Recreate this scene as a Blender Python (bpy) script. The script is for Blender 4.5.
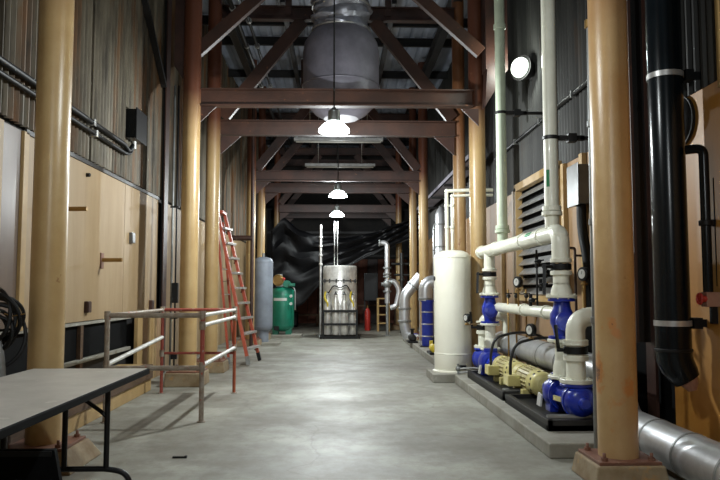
import bpy, bmesh, math, random
from mathutils import Vector, Matrix
random.seed(7)
R = math.radians
for o in list(bpy.data.objects): bpy.data.objects.remove(o)
SC = bpy.context.scene
COL = SC.collection
# ---------------------------------------------------------------- camera
EYE = Vector((0, 0, 1.55)); F = 700.0
PITCH = math.atan(50 / F); YAW = math.atan(22 / F)
cam = bpy.data.cameras.new('camera'); cam.sensor_width = 36; cam.lens = F / 720 * 36
cam.clip_start = .05; cam.clip_end = 200
CO = bpy.data.objects.new('camera', cam); COL.objects.link(CO)
CO.location = EYE; CO.rotation_euler = (R(90) + PITCH, 0, -YAW)
SC.camera = CO
cam.dof.use_dof = False
# ---------------------------------------------------------------- world and exposure
W = bpy.data.worlds.new('world'); SC.world = W; W.use_nodes = True
W.node_tree.nodes['Background'].inputs[0].default_value = (.16, .30, .50, 1)
W.node_tree.nodes['Background'].inputs[1].default_value = .03
SC.view_settings.view_transform = 'Standard'; SC.view_settings.look = 'None'
SC.view_settings.exposure = -.12; SC.view_settings.gamma = 1
SC.view_settings.use_curve_mapping = False
LAMP_W = 560
def at(px, py, Y):
    """point of the photograph pixel on the plane at distance Y down the hall"""
    d = Vector(((px - 360) / F, (240 - py) / F, -1))
    m = CO.rotation_euler.to_matrix()
    v = m @ d
    return EYE + v * (Y / v.y)
# the hall's lamps (bodies are built further down)
LAMPS = [(0.0, 5.2, 4.0), tuple(at(334, 134, 10.7)), tuple(at(338, 198, 18.2)), tuple(at(337, 217, 22.8)), (0.0, -2.3, 4.0)]
for i, p in enumerate(LAMPS):
    l = bpy.data.lights.new('hall_light', 'POINT'); l.energy = LAMP_W * (.34, 1.2, .95, .8, .8)[i]
    l.color = (.94, .99, 1); l.shadow_soft_size = .06
    o = bpy.data.objects.new('hall_light', l); COL.objects.link(o); o.location = (p[0], p[1], p[2] - .06)

# ---------------------------------------------------------------- materials
MATS = {}
def hexc(c): return tuple(((v / 255) / 12.92 if v / 255 <= .04045 else ((v / 255 + .055) / 1.055) ** 2.4) for v in c) + (1,)
def mat(name, c1, c2=None, scale=3.0, rough=.6, metal=0, bump=0, bscale=None, c3=None, s3=1.2, t3=.6, w3=.08,
        stretch=(1, 1, 1), lo=.35, hi=.65, coat=0, spec=.5, r2=None, zfade=None, emis=0):
    m = bpy.data.materials.new(name); m.use_nodes = True; MATS[name] = m
    nt = m.node_tree; N = nt.nodes; L = nt.links; b = N['Principled BSDF']
    b.inputs['Base Color'].default_value = hexc(c1); b.inputs['Roughness'].default_value = rough
    b.inputs['Metallic'].default_value = metal; b.inputs['Specular IOR Level'].default_value = spec
    b.inputs['Coat Weight'].default_value = coat
    tc = N.new('ShaderNodeNewGeometry'); mp = N.new('ShaderNodeMapping'); L.new(tc.outputs['Position'], mp.inputs[0])
    mp.inputs['Scale'].default_value = stretch
    cur = None
    def mix(a, bb, fac):
        mx = N.new('ShaderNodeMix'); mx.data_type = 'RGBA'; L.new(fac, mx.inputs[0])
        if isinstance(a, tuple): mx.inputs[6].default_value = a
        else: L.new(a, mx.inputs[6])
        if isinstance(bb, tuple): mx.inputs[7].default_value = bb
        else: L.new(bb, mx.inputs[7])
        return mx.outputs[2]
    def noise(sc, lo, hi, det=6, st=True):
        n = N.new('ShaderNodeTexNoise'); n.inputs['Scale'].default_value = sc; n.inputs['Detail'].default_value = det
        n.inputs['Roughness'].default_value = .62
        L.new(mp.outputs[0], n.inputs['Vector'])
        r = N.new('ShaderNodeMapRange'); r.inputs['From Min'].default_value = lo; r.inputs['From Max'].default_value = hi
        L.new(n.outputs[0], r.inputs[0]); return r.outputs[0]
    base = hexc(c1)
    if c2:
        f = noise(scale, lo, hi); base = mix(base, hexc(c2), f)
        if r2 is not None:
            mr = N.new('ShaderNodeMapRange'); mr.inputs['To Min'].default_value = rough; mr.inputs['To Max'].default_value = r2
            L.new(f, mr.inputs[0]); L.new(mr.outputs[0], b.inputs['Roughness'])
    if c3:
        f = noise(s3, t3, t3 + w3, 8); base = mix(base, hexc(c3), f)
    if zfade:
        z0, z1, cz = zfade
        sx = N.new('ShaderNodeSeparateXYZ'); L.new(tc.outputs['Position'], sx.inputs[0])
        mr = N.new('ShaderNodeMapRange'); mr.inputs['From Min'].default_value = z0; mr.inputs['From Max'].default_value = z1
        L.new(sx.outputs[2], mr.inputs[0]); base = mix(base, hexc(cz), mr.outputs[0])
    if not isinstance(base, tuple): L.new(base, b.inputs['Base Color'])
    if bump:
        n = N.new('ShaderNodeTexNoise'); n.inputs['Scale'].default_value = bscale or 30; n.inputs['Detail'].default_value = 5
        L.new(mp.outputs[0], n.inputs['Vector'])
        bp = N.new('ShaderNodeBump'); bp.inputs['Strength'].default_value = bump; bp.inputs['Distance'].default_value = .01
        L.new(n.outputs[0], bp.inputs['Height']); L.new(bp.outputs[0], b.inputs['Normal'])
    if emis:
        b.inputs['Emission Color'].default_value = hexc(c1); b.inputs['Emission Strength'].default_value = emis
    return m
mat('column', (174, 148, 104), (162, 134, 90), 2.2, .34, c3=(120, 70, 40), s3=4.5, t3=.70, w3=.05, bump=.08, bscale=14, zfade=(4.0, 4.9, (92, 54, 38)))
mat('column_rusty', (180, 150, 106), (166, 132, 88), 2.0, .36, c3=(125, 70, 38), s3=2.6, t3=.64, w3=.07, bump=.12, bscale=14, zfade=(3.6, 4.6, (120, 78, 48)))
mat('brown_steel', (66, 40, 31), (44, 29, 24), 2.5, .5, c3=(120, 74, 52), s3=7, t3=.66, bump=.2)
mat('red_beam', (72, 44, 31), (50, 32, 24), 2.0, .5, c3=(150, 96, 60), s3=6, t3=.66, bump=.15)
mat('dark_steel', (30, 28, 27), (20, 20, 20), 3, .5)
mat('black', (13, 14, 15), (19, 20, 21), 5, .5, spec=.3)
mat('black_gloss', (10, 15, 18), (14, 20, 24), 3, .22, spec=.25)
mat('black_matt', (8, 9, 10), rough=.85, spec=.1)
mat('pipe_white', (236, 236, 220), (222, 222, 204), 4, .35, c3=(170, 160, 130), s3=8, t3=.68, coat=.2)
mat('pipe_green', (202, 214, 190), (186, 198, 174), 4, .38, c3=(150, 150, 126), s3=8, t3=.7)
mat('tank_white', (234, 232, 216), (226, 223, 206), 2, .35, coat=.2)
mat('blue', (28, 52, 168), (22, 40, 140), 5, .3, coat=.4, c3=(60, 76, 150), s3=9, t3=.7)
mat('silver', (206, 208, 210), (178, 180, 182), 3, .32, metal=.7, bump=.15, bscale=9, stretch=(1, 1, 1), r2=.46)
mat('silver_dull', (150, 152, 150), (120, 122, 120), 4, .5, metal=.6, bump=.1)
mat('steel_bright', (214, 212, 206), (176, 174, 168), 6, .34, metal=.4, bump=.1)
mat('motor_yellow', (214, 204, 138), (200, 188, 122), 4, .4, coat=.2)
mat('motor_body', (196, 186, 140), (176, 166, 120), 4, .45)
mat('concrete', (150, 148, 138), (126, 122, 110), 2.4, .8, c3=(170, 168, 158), s3=3, t3=.6, bump=.3, bscale=25)
mat('pedestal', (150, 136, 110), (122, 100, 70), 3.2, .8, c3=(168, 128, 76), s3=3, t3=.58, bump=.4, bscale=14)
mat('plate', (124, 84, 66), (104, 68, 52), 8, .55, c3=(150, 112, 88), s3=8, t3=.62, bump=.2)
mat('plywood', (156, 134, 102), (146, 123, 90), 1.6, .6, c3=(136, 112, 80), s3=1.1, t3=.6, w3=.2, stretch=(3, 3, .5), bump=.1, bscale=20)
mat('plywood_orange', (198, 142, 66), (184, 126, 52), 1.5, .5, c3=(206, 160, 92), s3=1.1, t3=.58, w3=.2, stretch=(2, 2, .6), bump=.08)
mat('plywood_tan', (152, 122, 88), (136, 106, 72), 1.5, .6, c3=(140, 98, 58), s3=1.4, t3=.62, w3=.15, stretch=(2, 2, .6), bump=.08)
mat('frame_cream', (172, 144, 98), (156, 128, 82), 3, .55)
mat('panel_brown', (104, 88, 76), (90, 76, 66), 1.5, .35, stretch=(3, 3, .4))
mat('corrugated', (112, 104, 87), (54, 48, 38), 1.9, .6, metal=.15, c3=(112, 78, 46), s3=.9, t3=.50, w3=.14, stretch=(1, 2.2, .35), bump=.2)
mat('corrugated_dark', (66, 66, 63), (42, 42, 41), 1.1, .6, metal=.2, c3=(74, 58, 44), s3=.9, t3=.6, w3=.14, stretch=(1, 2.2, .35))
mat('roof_sheet', (196, 206, 222), (160, 170, 188), 1.4, .5, metal=.3, stretch=(1, .4, 1))
mat('wall_dark', (44, 41, 38), (30, 29, 28), 1.4, .8)
mat('redwall', (122, 72, 52), (92, 54, 40), 1.4, .7, stretch=(3, 3, .5))
mat('old_wood', (96, 72, 50), (70, 52, 36), 3, .8, stretch=(4, .6, 4))
mat('table_top', (186, 182, 174), (166, 162, 154), 3, .42, c3=(196, 192, 184), s3=6, t3=.6)
mat('rail_grey', (160, 152, 140), (128, 112, 96), 12, .5, c3=(160, 70, 50), s3=9, t3=.60, metal=.2)
mat('rail_red', (160, 78, 64), (142, 64, 54), 10, .5, c3=(164, 150, 138), s3=8, t3=.58)
mat('rail_white', (206, 206, 200), (176, 174, 166), 8, .45, c3=(140, 110, 90), s3=9, t3=.68)
mat('rail_orange', (164, 84, 46), (140, 62, 40), 9, .5)
mat('ladder_red', (176, 82, 56), (158, 68, 46), 6, .5, c3=(120, 50, 34), s3=8, t3=.64)
mat('aluminium', (200, 200, 198), (170, 170, 168), 7, .35, metal=.6)
mat('tank_grey', (128, 136, 146), (112, 118, 128), 3, .5, bump=.1)
mat('tank_green', (16, 118, 92), (12, 100, 78), 3, .4, coat=.2)
mat('duct_grey', (134, 131, 142), (110, 108, 118), 2.5, .5, metal=.2, bump=.3, bscale=8)
mat('foil', (180, 182, 192), (140, 142, 152), 5, .35, metal=.5, bump=.8, bscale=14)
mat('tarp', (9, 9, 11), (14, 14, 16), 3, .5, spec=.25, bump=.5, bscale=5)
mat('gauge_face', (196, 196, 190), rough=.4)
mat('green_tag', (40, 130, 80), rough=.5)
mat('yellow_part', (214, 190, 60), rough=.5)
mat('red_paint', (170, 44, 34), rough=.45)
mat('wood_pale', (176, 146, 92), (150, 120, 72), 4, .7, stretch=(4, 4, .6))
mat('box_silver', (112, 114, 114), (88, 90, 90), 3, .4, metal=.6)
mat('lit_glass', (240, 255, 240), rough=.3, emis=2)
mat('lit_ring', (215, 235, 225), rough=.2, emis=2.2)
mat('brass', (150, 120, 70), rough=.4, metal=.7)
mat('copper_pink', (168, 128, 108), (150, 108, 90), 5, .5)
def rust_zone():
    # bare scraped patches at trolley height (paint really gone)
    nt = MATS['column_rusty'].node_tree; N = nt.nodes; L = nt.links; b = N['Principled BSDF']
    src = b.inputs['Base Color'].links[0].from_socket
    g = N.new('ShaderNodeNewGeometry'); n = N.new('ShaderNodeTexNoise'); n.inputs['Scale'].default_value = 3.4; n.inputs['Detail'].default_value = 7
    L.new(g.outputs['Position'], n.inputs['Vector'])
    sx = N.new('ShaderNodeSeparateXYZ'); L.new(g.outputs['Position'], sx.inputs[0])
    a = N.new('ShaderNodeMath'); a.operation = 'SUBTRACT'; L.new(sx.outputs[2], a.inputs[0]); a.inputs[1].default_value = .95
    ab = N.new('ShaderNodeMath'); ab.operation = 'ABSOLUTE'; L.new(a.outputs[0], ab.inputs[0])
    m1 = N.new('ShaderNodeMapRange'); m1.inputs['From Min'].default_value = .15; m1.inputs['From Max'].default_value = .55; m1.inputs['To Min'].default_value = .12; m1.inputs['To Max'].default_value = -.15
    L.new(ab.outputs[0], m1.inputs[0])
    ad = N.new('ShaderNodeMath'); ad.operation = 'ADD'; L.new(n.outputs[0], ad.inputs[0]); L.new(m1.outputs[0], ad.inputs[1])
    for lo, hi, col in ((.58, .62, (176, 120, 68)), (.66, .68, (96, 62, 46)), (.72, .735, (120, 112, 104))):
        r = N.new('ShaderNodeMapRange'); r.inputs['From Min'].default_value = lo; r.inputs['From Max'].default_value = hi; L.new(ad.outputs[0], r.inputs[0])
        mx = N.new('ShaderNodeMix'); mx.data_type = 'RGBA'; L.new(r.outputs[0], mx.inputs[0]); L.new(src, mx.inputs[6]); mx.inputs[7].default_value = hexc(col); src = mx.outputs[2]
    L.new(src, b.inputs['Base Color'])
rust_zone()
def floor_mat():
    m = mat('floor', (146, 146, 136), (112, 109, 99), .8, .5, c3=(176, 176, 166), s3=.9, t3=.50, w3=.25, bump=.12, bscale=30, r2=.6)
    nt = m.node_tree; N = nt.nodes; L = nt.links; b = N['Principled BSDF']
    src = b.inputs['Base Color'].links[0].from_socket
    g = N.new('ShaderNodeNewGeometry')
    # fine scuffs running down the hall and trodden stains
    n = N.new('ShaderNodeTexNoise'); n.inputs['Scale'].default_value = 5; n.inputs['Detail'].default_value = 10; n.inputs['Roughness'].default_value = .72
    mp = N.new('ShaderNodeMapping'); mp.inputs['Scale'].default_value = (1, .7, 1); L.new(g.outputs['Position'], mp.inputs[0]); L.new(mp.outputs[0], n.inputs['Vector'])
    r = N.new('ShaderNodeMapRange'); r.inputs['From Min'].default_value = .45; r.inputs['From Max'].default_value = .75; r.inputs['To Max'].default_value = .75; L.new(n.outputs[0], r.inputs[0])
    mx = N.new('ShaderNodeMix'); mx.data_type = 'RGBA'; L.new(r.outputs[0], mx.inputs[0]); L.new(src, mx.inputs[6]); mx.inputs[7].default_value = hexc((104, 96, 82))
    v = N.new('ShaderNodeTexVoronoi'); v.feature = 'DISTANCE_TO_EDGE'; v.inputs['Scale'].default_value = .55
    n2 = N.new('ShaderNodeTexNoise'); n2.inputs['Scale'].default_value = 1.5; n2.inputs['Detail'].default_value = 6
    L.new(g.outputs['Position'], n2.inputs['Vector'])
    ad = N.new('ShaderNodeMix'); ad.data_type = 'VECTOR'; ad.inputs[0].default_value = .35; L.new(g.outputs['Position'], ad.inputs[4]); L.new(n2.outputs['Color'], ad.inputs[5]); L.new(ad.outputs[1], v.inputs['Vector'])
    r2 = N.new('ShaderNodeMapRange'); r2.inputs['From Max'].default_value = .006; r2.inputs['To Min'].default_value = .35; r2.inputs['To Max'].default_value = 0; L.new(v.outputs['Distance'], r2.inputs[0])
    mx2 = N.new('ShaderNodeMix'); mx2.data_type = 'RGBA'; L.new(r2.outputs[0], mx2.inputs[0]); L.new(mx.outputs[2], mx2.inputs[6]); mx2.inputs[7].default_value = hexc((90, 84, 74))
    L.new(mx2.outputs[2], b.inputs['Base Color'])
floor_mat()
def glass_mat():
    # prismatic lamp glass: about a third of the light passes straight through
    m = bpy.data.materials.new('glass'); m.use_nodes = True; MATS['glass'] = m
    N = m.node_tree.nodes; L = m.node_tree.links; b = N['Principled BSDF']
    b.inputs['Roughness'].default_value = .15; b.inputs['Base Color'].default_value = (.5, .6, .6, 1)
    b.inputs['Emission Color'].default_value = (.7, .95, .9, 1); b.inputs['Emission Strength'].default_value = .5
    t = N.new('ShaderNodeBsdfTransparent'); mx = N.new('ShaderNodeMixShader'); mx.inputs[0].default_value = .86
    L.new(t.outputs[0], mx.inputs[1]); L.new(b.outputs[0], mx.inputs[2]); L.new(mx.outputs[0], N['Material Output'].inputs[0])
glass_mat()

# ---------------------------------------------------------------- mesh builder
class MB:
    def __init__(s): s.v = []; s.f = []; s.sm = []
    def add(s, vs, fs, smooth=False):
        n = len(s.v); s.v += [Vector(v) for v in vs]; s.f += [[i + n for i in f] for f in fs]
        s.sm += [smooth] * len(fs) if isinstance(smooth, bool) else smooth
        return s
    def box(s, c, d, rot=None):
        c = Vector(c); m = rot or Matrix.Identity(3)
        vs = [c + m @ Vector((x * d[0] / 2, y * d[1] / 2, z * d[2] / 2)) for x in (-1, 1) for y in (-1, 1) for z in (-1, 1)]
        return s.add(vs, [(0, 1, 3, 2), (4, 6, 7, 5), (0, 4, 5, 1), (2, 3, 7, 6), (0, 2, 6, 4), (1, 5, 7, 3)])
    def bb(s, x0, x1, y0, y1, z0, z1): return s.box(((x0 + x1) / 2, (y0 + y1) / 2, (z0 + z1) / 2), (abs(x1 - x0), abs(y1 - y0), abs(z1 - z0)))
    def bar(s, a, b, w, h, up=(0, 0, 1)):
        a = Vector(a); b = Vector(b); d = (b - a); L = d.length; d.normalize(); up = Vector(up)
        sx = d.cross(up)
        if sx.length < .01: sx = d.cross(Vector((0, 1, 0)))
        sx.normalize(); u = sx.cross(d)
        m = Matrix((sx, d, u)).transposed()
        return s.box((a + b) / 2, (w, L, h), m)
    def prism(s, pts, off):     # polygon (3D points) extruded along off
        off = Vector(off); n = len(pts); vs = [Vector(p) for p in pts] + [Vector(p) + off for p in pts]
        return s.add(vs, [list(range(n))[::-1], list(range(n, 2 * n))] + [(i, (i + 1) % n, (i + 1) % n + n, i + n) for i in range(n)])
    def frame(s, d):
        d = Vector(d).normalized(); a = Vector((0, 0, 1)) if abs(d.z) < .9 else Vector((1, 0, 0))
        x = d.cross(a).normalized(); return x, d.cross(x)
    def lathe(s, base, axis, prof, seg=20, smooth=True, cap=True):   # prof: list of (along, radius)
        base = Vector(base); d = Vector(axis).normalized(); x, y = s.frame(d); vs = []; fs = []; sm = []
        for h, r in prof:
            for k in range(seg):
                a = 2 * math.pi * k / seg; vs.append(base + d * h + (x * math.cos(a) + y * math.sin(a)) * max(r, 1e-4))
        for i in range(len(prof) - 1):
            for k in range(seg):
                k2 = (k + 1) % seg; fs.append((i * seg + k, i * seg + k2, (i + 1) * seg + k2, (i + 1) * seg + k)); sm.append(smooth)
        if cap:
            fs.append(list(range(seg))[::-1]); fs.append([(len(prof) - 1) * seg + k for k in range(seg)]); sm += [False, False]
        # double the ring where the profile turns sharply is left to auto smoothing
        return s.add(vs, fs, sm)
    def cyl(s, a, b, r, r2=None, seg=16):
        a = Vector(a); b = Vector(b); return s.lathe(a, b - a, [(0, r), ((b - a).length, r if r2 is None else r2)], seg)
    def disc(s, c, axis, r, t, seg=24, bev=None):
        e = min(t * .2, .006) if bev is None else bev
        return s.lathe(Vector(c) - Vector(axis).normalized() * t / 2, axis, [(0, r - e), (e, r), (t - e, r), (t, r - e)], seg, smooth=False if seg < 10 else True)
    def ball(s, c, r, seg=14, rings=8, sc=(1, 1, 1)):
        vs = []; fs = []
        for i in range(rings + 1):
            t = math.pi * i / rings
            for k in range(seg):
                a = 2 * math.pi * k / seg
                vs.append(Vector(c) + Vector((r * sc[0] * math.sin(t) * math.cos(a), r * sc[1] * math.sin(t) * math.sin(a), r * sc[2] * math.cos(t))))
        for i in range(rings):
            for k in range(seg):
                k2 = (k + 1) % seg; fs.append((i * seg + k, (i + 1) * seg + k, (i + 1) * seg + k2, i * seg + k2))
        return s.add(vs, fs, True)
    def tube(s, pts, r, seg=14, fil=0, nf=7, cap=True):
        pts = [Vector(p) for p in pts]
        if fil:
            out = [pts[0]]
            for i in range(1, len(pts) - 1):
                p, a, b = pts[i], pts[i - 1], pts[i + 1]
                f = min(fil, (a - p).length * .49, (b - p).length * .49)
                u = (a - p).normalized() * f; w = (b - p).normalized() * f
                for k in range(nf + 1):
                    t = k / nf; out.append((p + u) * (1 - t) ** 2 + p * 2 * t * (1 - t) + (p + w) * t * t)
            out.append(pts[-1]); pts = out
        n = len(pts); rr = r if isinstance(r, (list, tuple)) else [r] * n
        d0 = (pts[1] - pts[0]).normalized(); x, y = s.frame(d0); vs = []; fs = []; sm = []
        prev = d0
        for i, p in enumerate(pts):
            d = ((pts[min(i + 1, n - 1)] - p).normalized() + (p - pts[max(i - 1, 0)]).normalized())
            d = d.normalized() if d.length > 1e-6 else prev
            q = prev.rotation_difference(d); x = q @ x; y = q @ y; prev = d
            for k in range(seg):
                a = 2 * math.pi * k / seg; vs.append(p + (x * math.cos(a) + y * math.sin(a)) * rr[i])
        for i in range(n - 1):
            for k in range(seg):
                k2 = (k + 1) % seg; fs.append((i * seg + k, i * seg + k2, (i + 1) * seg + k2, (i + 1) * seg + k)); sm.append(True)
        if cap: fs += [list(range(seg))[::-1], [(n - 1) * seg + k for k in range(seg)]]; sm += [False, False]
        return s.add(vs, fs, sm)
    def torus(s, c, axis, Rr, r, seg=24, ts=8, sc=1):
        x, y = s.frame(axis); pts = [Vector(c) + (x * math.cos(a) + y * sc * math.sin(a)) * Rr for a in [2 * math.pi * k / seg for k in range(seg + 1)]]
        return s.tube(pts, r, ts)
    def flange(s, c, axis, r, t, bolts=8, br=.012):
        s.disc(c, axis, r, t)
        ax = Vector(axis).normalized(); x, y = s.frame(ax)
        for k in range(bolts):
            a = 2 * math.pi * k / bolts + .2; p = Vector(c) + (x * math.cos(a) + y * math.sin(a)) * r * .84
            s.lathe(p - ax * (t / 2 + br), ax, [(0, br), (t + 2 * br, br)], 6, smooth=False)
        return s
    def ibeam(s, a, b, w, h, tf=.025, tw=.02, up=(0, 0, 1)):
        a = Vector(a); b = Vector(b); u = Vector(up)
        s.bar(a + u * (h / 2 - tf / 2), b + u * (h / 2 - tf / 2), w, tf, up)
        s.bar(a - u * (h / 2 - tf / 2), b - u * (h / 2 - tf / 2), w, tf, up)
        return s.bar(a, b, tw, h - 2 * tf, up)

def root_loc(p):
    o = p; v = Vector((0, 0, 0))
    while o: v += o.location; o = o.parent
    return v
def obj(name, mb, m, parent=None, bev=0, loc=None, **props):
    me = bpy.data.meshes.new(name)
    if parent is not None: off = root_loc(parent)
    else: off = Vector(loc) if loc is not None else Vector((0, 0, 0))
    me.from_pydata([v - off for v in mb.v], [], mb.f)
    me.polygons.foreach_set('use_smooth', mb.sm)
    me.materials.append(MATS[m]); me.update()
    bm = bmesh.new(); bm.from_mesh(me); bmesh.ops.recalc_face_normals(bm, faces=bm.faces)
    for e in bm.edges:
        if len(e.link_faces) == 2 and e.calc_face_angle(0) > R(38): e.smooth = False
    bm.to_mesh(me); bm.free()
    o = bpy.data.objects.new(name, me); COL.objects.link(o)
    if parent is not None: o.parent = parent
    else: o.location = off
    if bev:
        b = o.modifiers.new('bevel', 'BEVEL'); b.width = bev; b.segments = 2; b.limit_method = 'ANGLE'; b.angle_limit = R(50)
    for k, v in props.items(): o[k] = v
    return o
def thing(name, loc, label, cat, group=None):
    o = bpy.data.objects.new(name, None); COL.objects.link(o); o.location = loc; o.empty_display_size = .1
    o['label'] = label; o['category'] = cat
    if group: o['group'] = group
    return o
def tag(o, label, cat, group=None):
    o['label'] = label; o['category'] = cat
    if group: o['group'] = group
    return o
def struct(name, mb, m, label=None, **k):
    o = obj(name, mb, m, **k); o['kind'] = 'structure'
    if label: o['label'] = label
    return o
def link_copy(o, loc, parent):
    c = o.copy(); COL.objects.link(c); c.parent = parent; c.location = loc; return c

WL, WR, YB, ZC = -3.35, 3.35, 33.0, 8.4
# ================================================================ SETTING
struct('floor', MB().bb(-3.6, 3.6, -6, 33.2, -.2, 0), 'floor', 'grey worn concrete floor with stains and fine cracks')
wl = struct('wall_left', MB().bb(-3.55, WL - .09, -6, 33.2, 0, ZC), 'wall_dark', 'left wall of cream plywood below rusty corrugated sheet')
wr = struct('wall_right', MB().bb(WR + .09, 3.55, -6, 33.2, 0, ZC), 'wall_dark', 'right wall of orange plywood below dark corrugated sheet')
wb = struct('wall_back', MB().bb(-3.55, 3.55, YB, YB + .2, 0, ZC), 'wall_dark', 'far end wall with reddish brown boards')
struct('wall_front', MB().bb(-3.55, 3.55, -6.2, -6, 0, ZC), 'wall_dark', 'wall behind the viewpoint')
ce = struct('ceiling', MB().bb(-3.55, 3.55, -6, 33.2, ZC, ZC + .1), 'wall_dark', 'roof of grey ribbed steel sheets on dark purlins')
# corrugated sheets (each sheet one part)
def corrugated(x, y0, y1, z0, z1, pitch=.13, amp=.034, horizontal=False):
    n = int((y1 - y0) / pitch * 6); vs = []; fs = []
    for i in range(n + 1):
        y = y0 + (y1 - y0) * i / n; dx = amp * math.sin(2 * math.pi * y / pitch)
        vs += [(x + dx, y, z0), (x + dx, y, z1)]
    for i in range(n): fs.append((2 * i, 2 * i + 1, 2 * i + 3, 2 * i + 2))
    return MB().add(vs, fs, True)
y = -5.9; i = 0
while y < 33:
    y1 = min(y + 2.2, 33)
    obj('corrugated_sheet', corrugated(WL - .03 + .012 * (i % 2), y, y1 + .05, 3.3, 8.38), 'corrugated', wl)
    obj('corrugated_sheet', corrugated(WR + .03 - .012 * (i % 2), y, y1 + .05, 3.4, 8.38), 'corrugated_dark', wr)
    y = y1; i += 1
# roof sheets running along the slope, purlins
i = 0; y = -6
while y < 33:
    vs = []; fs = []; n = 130
    for k in range(n + 1):
        x = -3.4 + 6.8 * k / n; h = .04 if (k % 6) in (0, 1) else 0
        vs += [(x, y, 8.28 + .01 * (i % 2) + h), (x, y + 3.05, 8.28 + .01 * (i % 2) + h)]
    for k in range(n): fs.append((2 * k, 2 * k + 1, 2 * k + 3, 2 * k + 2))
    obj('roof_sheet', MB().add(vs, fs), 'roof_sheet', ce); y += 3; i += 1
for yy in [7, 8.8, 10.6, 14.4, 16.8, 18.2, 21, 24.5, 26.2, 31]:
    obj('purlin', MB().ibeam((-3.4, yy, 8.13), (3.4, yy, 8.13), .09, .22), 'dark_steel', ce)
# plywood on the left wall, from the foreground to the far end
def panel_run(parent, x0, t, spans, z0, z1, m, gap=.006):
    for a, b in spans:
        obj('plywood_panel', MB().bb(x0, x0 + t, a + gap, b - gap, z0, z1), m, parent, bev=.003)
panel_run(wl, WL - .05, .05, [(7.58, 8.6), (8.6, 11.05), (11.05, 13.08)], 1.14, 3.24, 'plywood')
panel_run(wl, WL - .05, .05, [(13.5, 15.2), (15.2, 17.6), (17.6, 20.0), (20.0, 22.4), (22.4, 24.8), (24.8, 27.2), (27.2, 32.9)], .0, 3.24, 'plywood')
panel_run(wl, WL - .05, .05, [(-2, 1.6), (1.6, 4.0), (4.0, 6.86)], 0.4, 3.24, 'plywood')
obj('trim_strip', MB().bb(WL - .01, WL + .02, 7.5, 13.1, 3.22, 3.27), 'dark_steel', wl)
obj('access_panel', MB().bb(WL - .05, WL - .01, 7.02, 7.44, 1.16, 3.24), 'panel_brown', wl, bev=.004)
for yy in (6.93, 7.51): obj('stud', MB().bb(WL - .05, WL + .02, yy - .06, yy + .06, 1.12, 3.24), 'frame_cream', wl, bev=.004)
# the dark recess under the plywood with its frames
for yy in (4.4, 6.9, 8.35, 9.35): obj('recess_post', MB().bb(WL - .06, WL + .0, yy - .05, yy + .05, 0, 1.12), 'old_wood', wl, bev=.004)
for z, h in ((1.11, .04), (.62, .05)): obj('recess_rail', MB().bb(WL - .06, WL + .01, 3, 11.5, z - h / 2, z + h / 2), 'concrete', wl, bev=.004)
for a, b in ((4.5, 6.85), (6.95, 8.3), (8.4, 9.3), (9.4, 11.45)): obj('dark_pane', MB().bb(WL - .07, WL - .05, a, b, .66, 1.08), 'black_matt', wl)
# short board wall and kerb
for k in range(5):
    a = 11.52 + k * .3; obj('board', MB().bb(-3.3, -3.24, a + .006, a + .294, 0, 1.12), 'frame_cream' if k % 3 != 1 else 'plywood_tan', wl, bev=.003)
obj('kerb_board', MB().bb(-2.98, -2.90, 3.0, 11.1, .0, .19), 'frame_cream', wl, bev=.006)
obj('kerb_board', MB().bb(-3.02, -2.87, 3.0, 11.1, .19, .40), 'old_wood', wl, bev=.008)
obj('kerb_ledge', MB().bb(-3.4, -3.02, 3.0, 11.1, .34, .40), 'frame_cream', wl)
# dark upright and slanting stay on the upper left wall
t = thing('wall_stanchion', (WL, 13.3, 0), 'tall dark steel upright against left wall just behind the plywood end', 'stanchion')
obj('web', MB().bb(WL, WL + .07, 13.29, 13.31, 0, 8.1), 'dark_steel', t)
obj('steel_flange', MB().bb(WL + .07, WL + .09, 13.16, 13.44, 0, 8.1), 'brown_steel', t)
a, b = at(147, -5, 11.6), at(166, 88, 13.2)
tag(obj('wall_brace', MB().bar((WL + .06, a.y, a.z), (WL + .06, b.y - .1, b.z), .07, .1, (1, 0, 0)), 'dark_steel'), 'thin dark slanting brace across the rusty corrugated upper left wall', 'brace')

# right wall
panel_run(wr, WR, .05, [(-2, 1), (1, 3.4), (3.4, 5.9), (5.9, 6.95)], 0, 3.4, 'plywood_orange')
panel_run(wr, WR, .05, [(8.5, 10.3), (13.0, 15.2), (15.2, 17.6), (17.6, 20.0), (20, 24.8), (24.8, 32.9)], 0, 3.4, 'plywood_tan')
obj('plywood_panel', MB().bb(WR, WR + .05, 10.3, 13.0, 0, 1.4), 'plywood_tan', wr)
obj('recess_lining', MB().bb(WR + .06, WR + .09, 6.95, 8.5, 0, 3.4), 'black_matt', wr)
for yy in (8.55, 9.3, 10.1, 13.0, 14.0): obj('stud', MB().bb(WR - .07, WR, yy - .06, yy + .06, 0, 3.4), 'frame_cream', wr, bev=.004)
# louvred opening
lv = thing('louvre_vent', (WR, 11.4, 1.45), 'grey slatted louvre vent in cream wooden frame on the right wall', 'vent')
fm = MB()
for yy in (10.32, 12.72): fm.bb(WR - .1, WR + .02, yy - .07, yy + .07, 1.4, 3.42)
fm.bb(WR - .1, WR + .02, 10.25, 12.79, 3.35, 3.48).bb(WR - .1, WR + .02, 10.25, 12.79, 1.36, 1.46)
obj('vent_frame', fm, 'frame_cream', lv, bev=.005)
obj('vent_back', MB().bb(WR + .04, WR + .08, 10.38, 12.66, 1.45, 3.36), 'black_matt', lv)
for k in range(11):
    z = 1.53 + k * .172
    obj('slat', MB().bar((WR - .01, 10.4, z), (WR - .01, 12.65, z), .15, .02, (-.72, 0, .7)), 'aluminium', lv)
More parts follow.
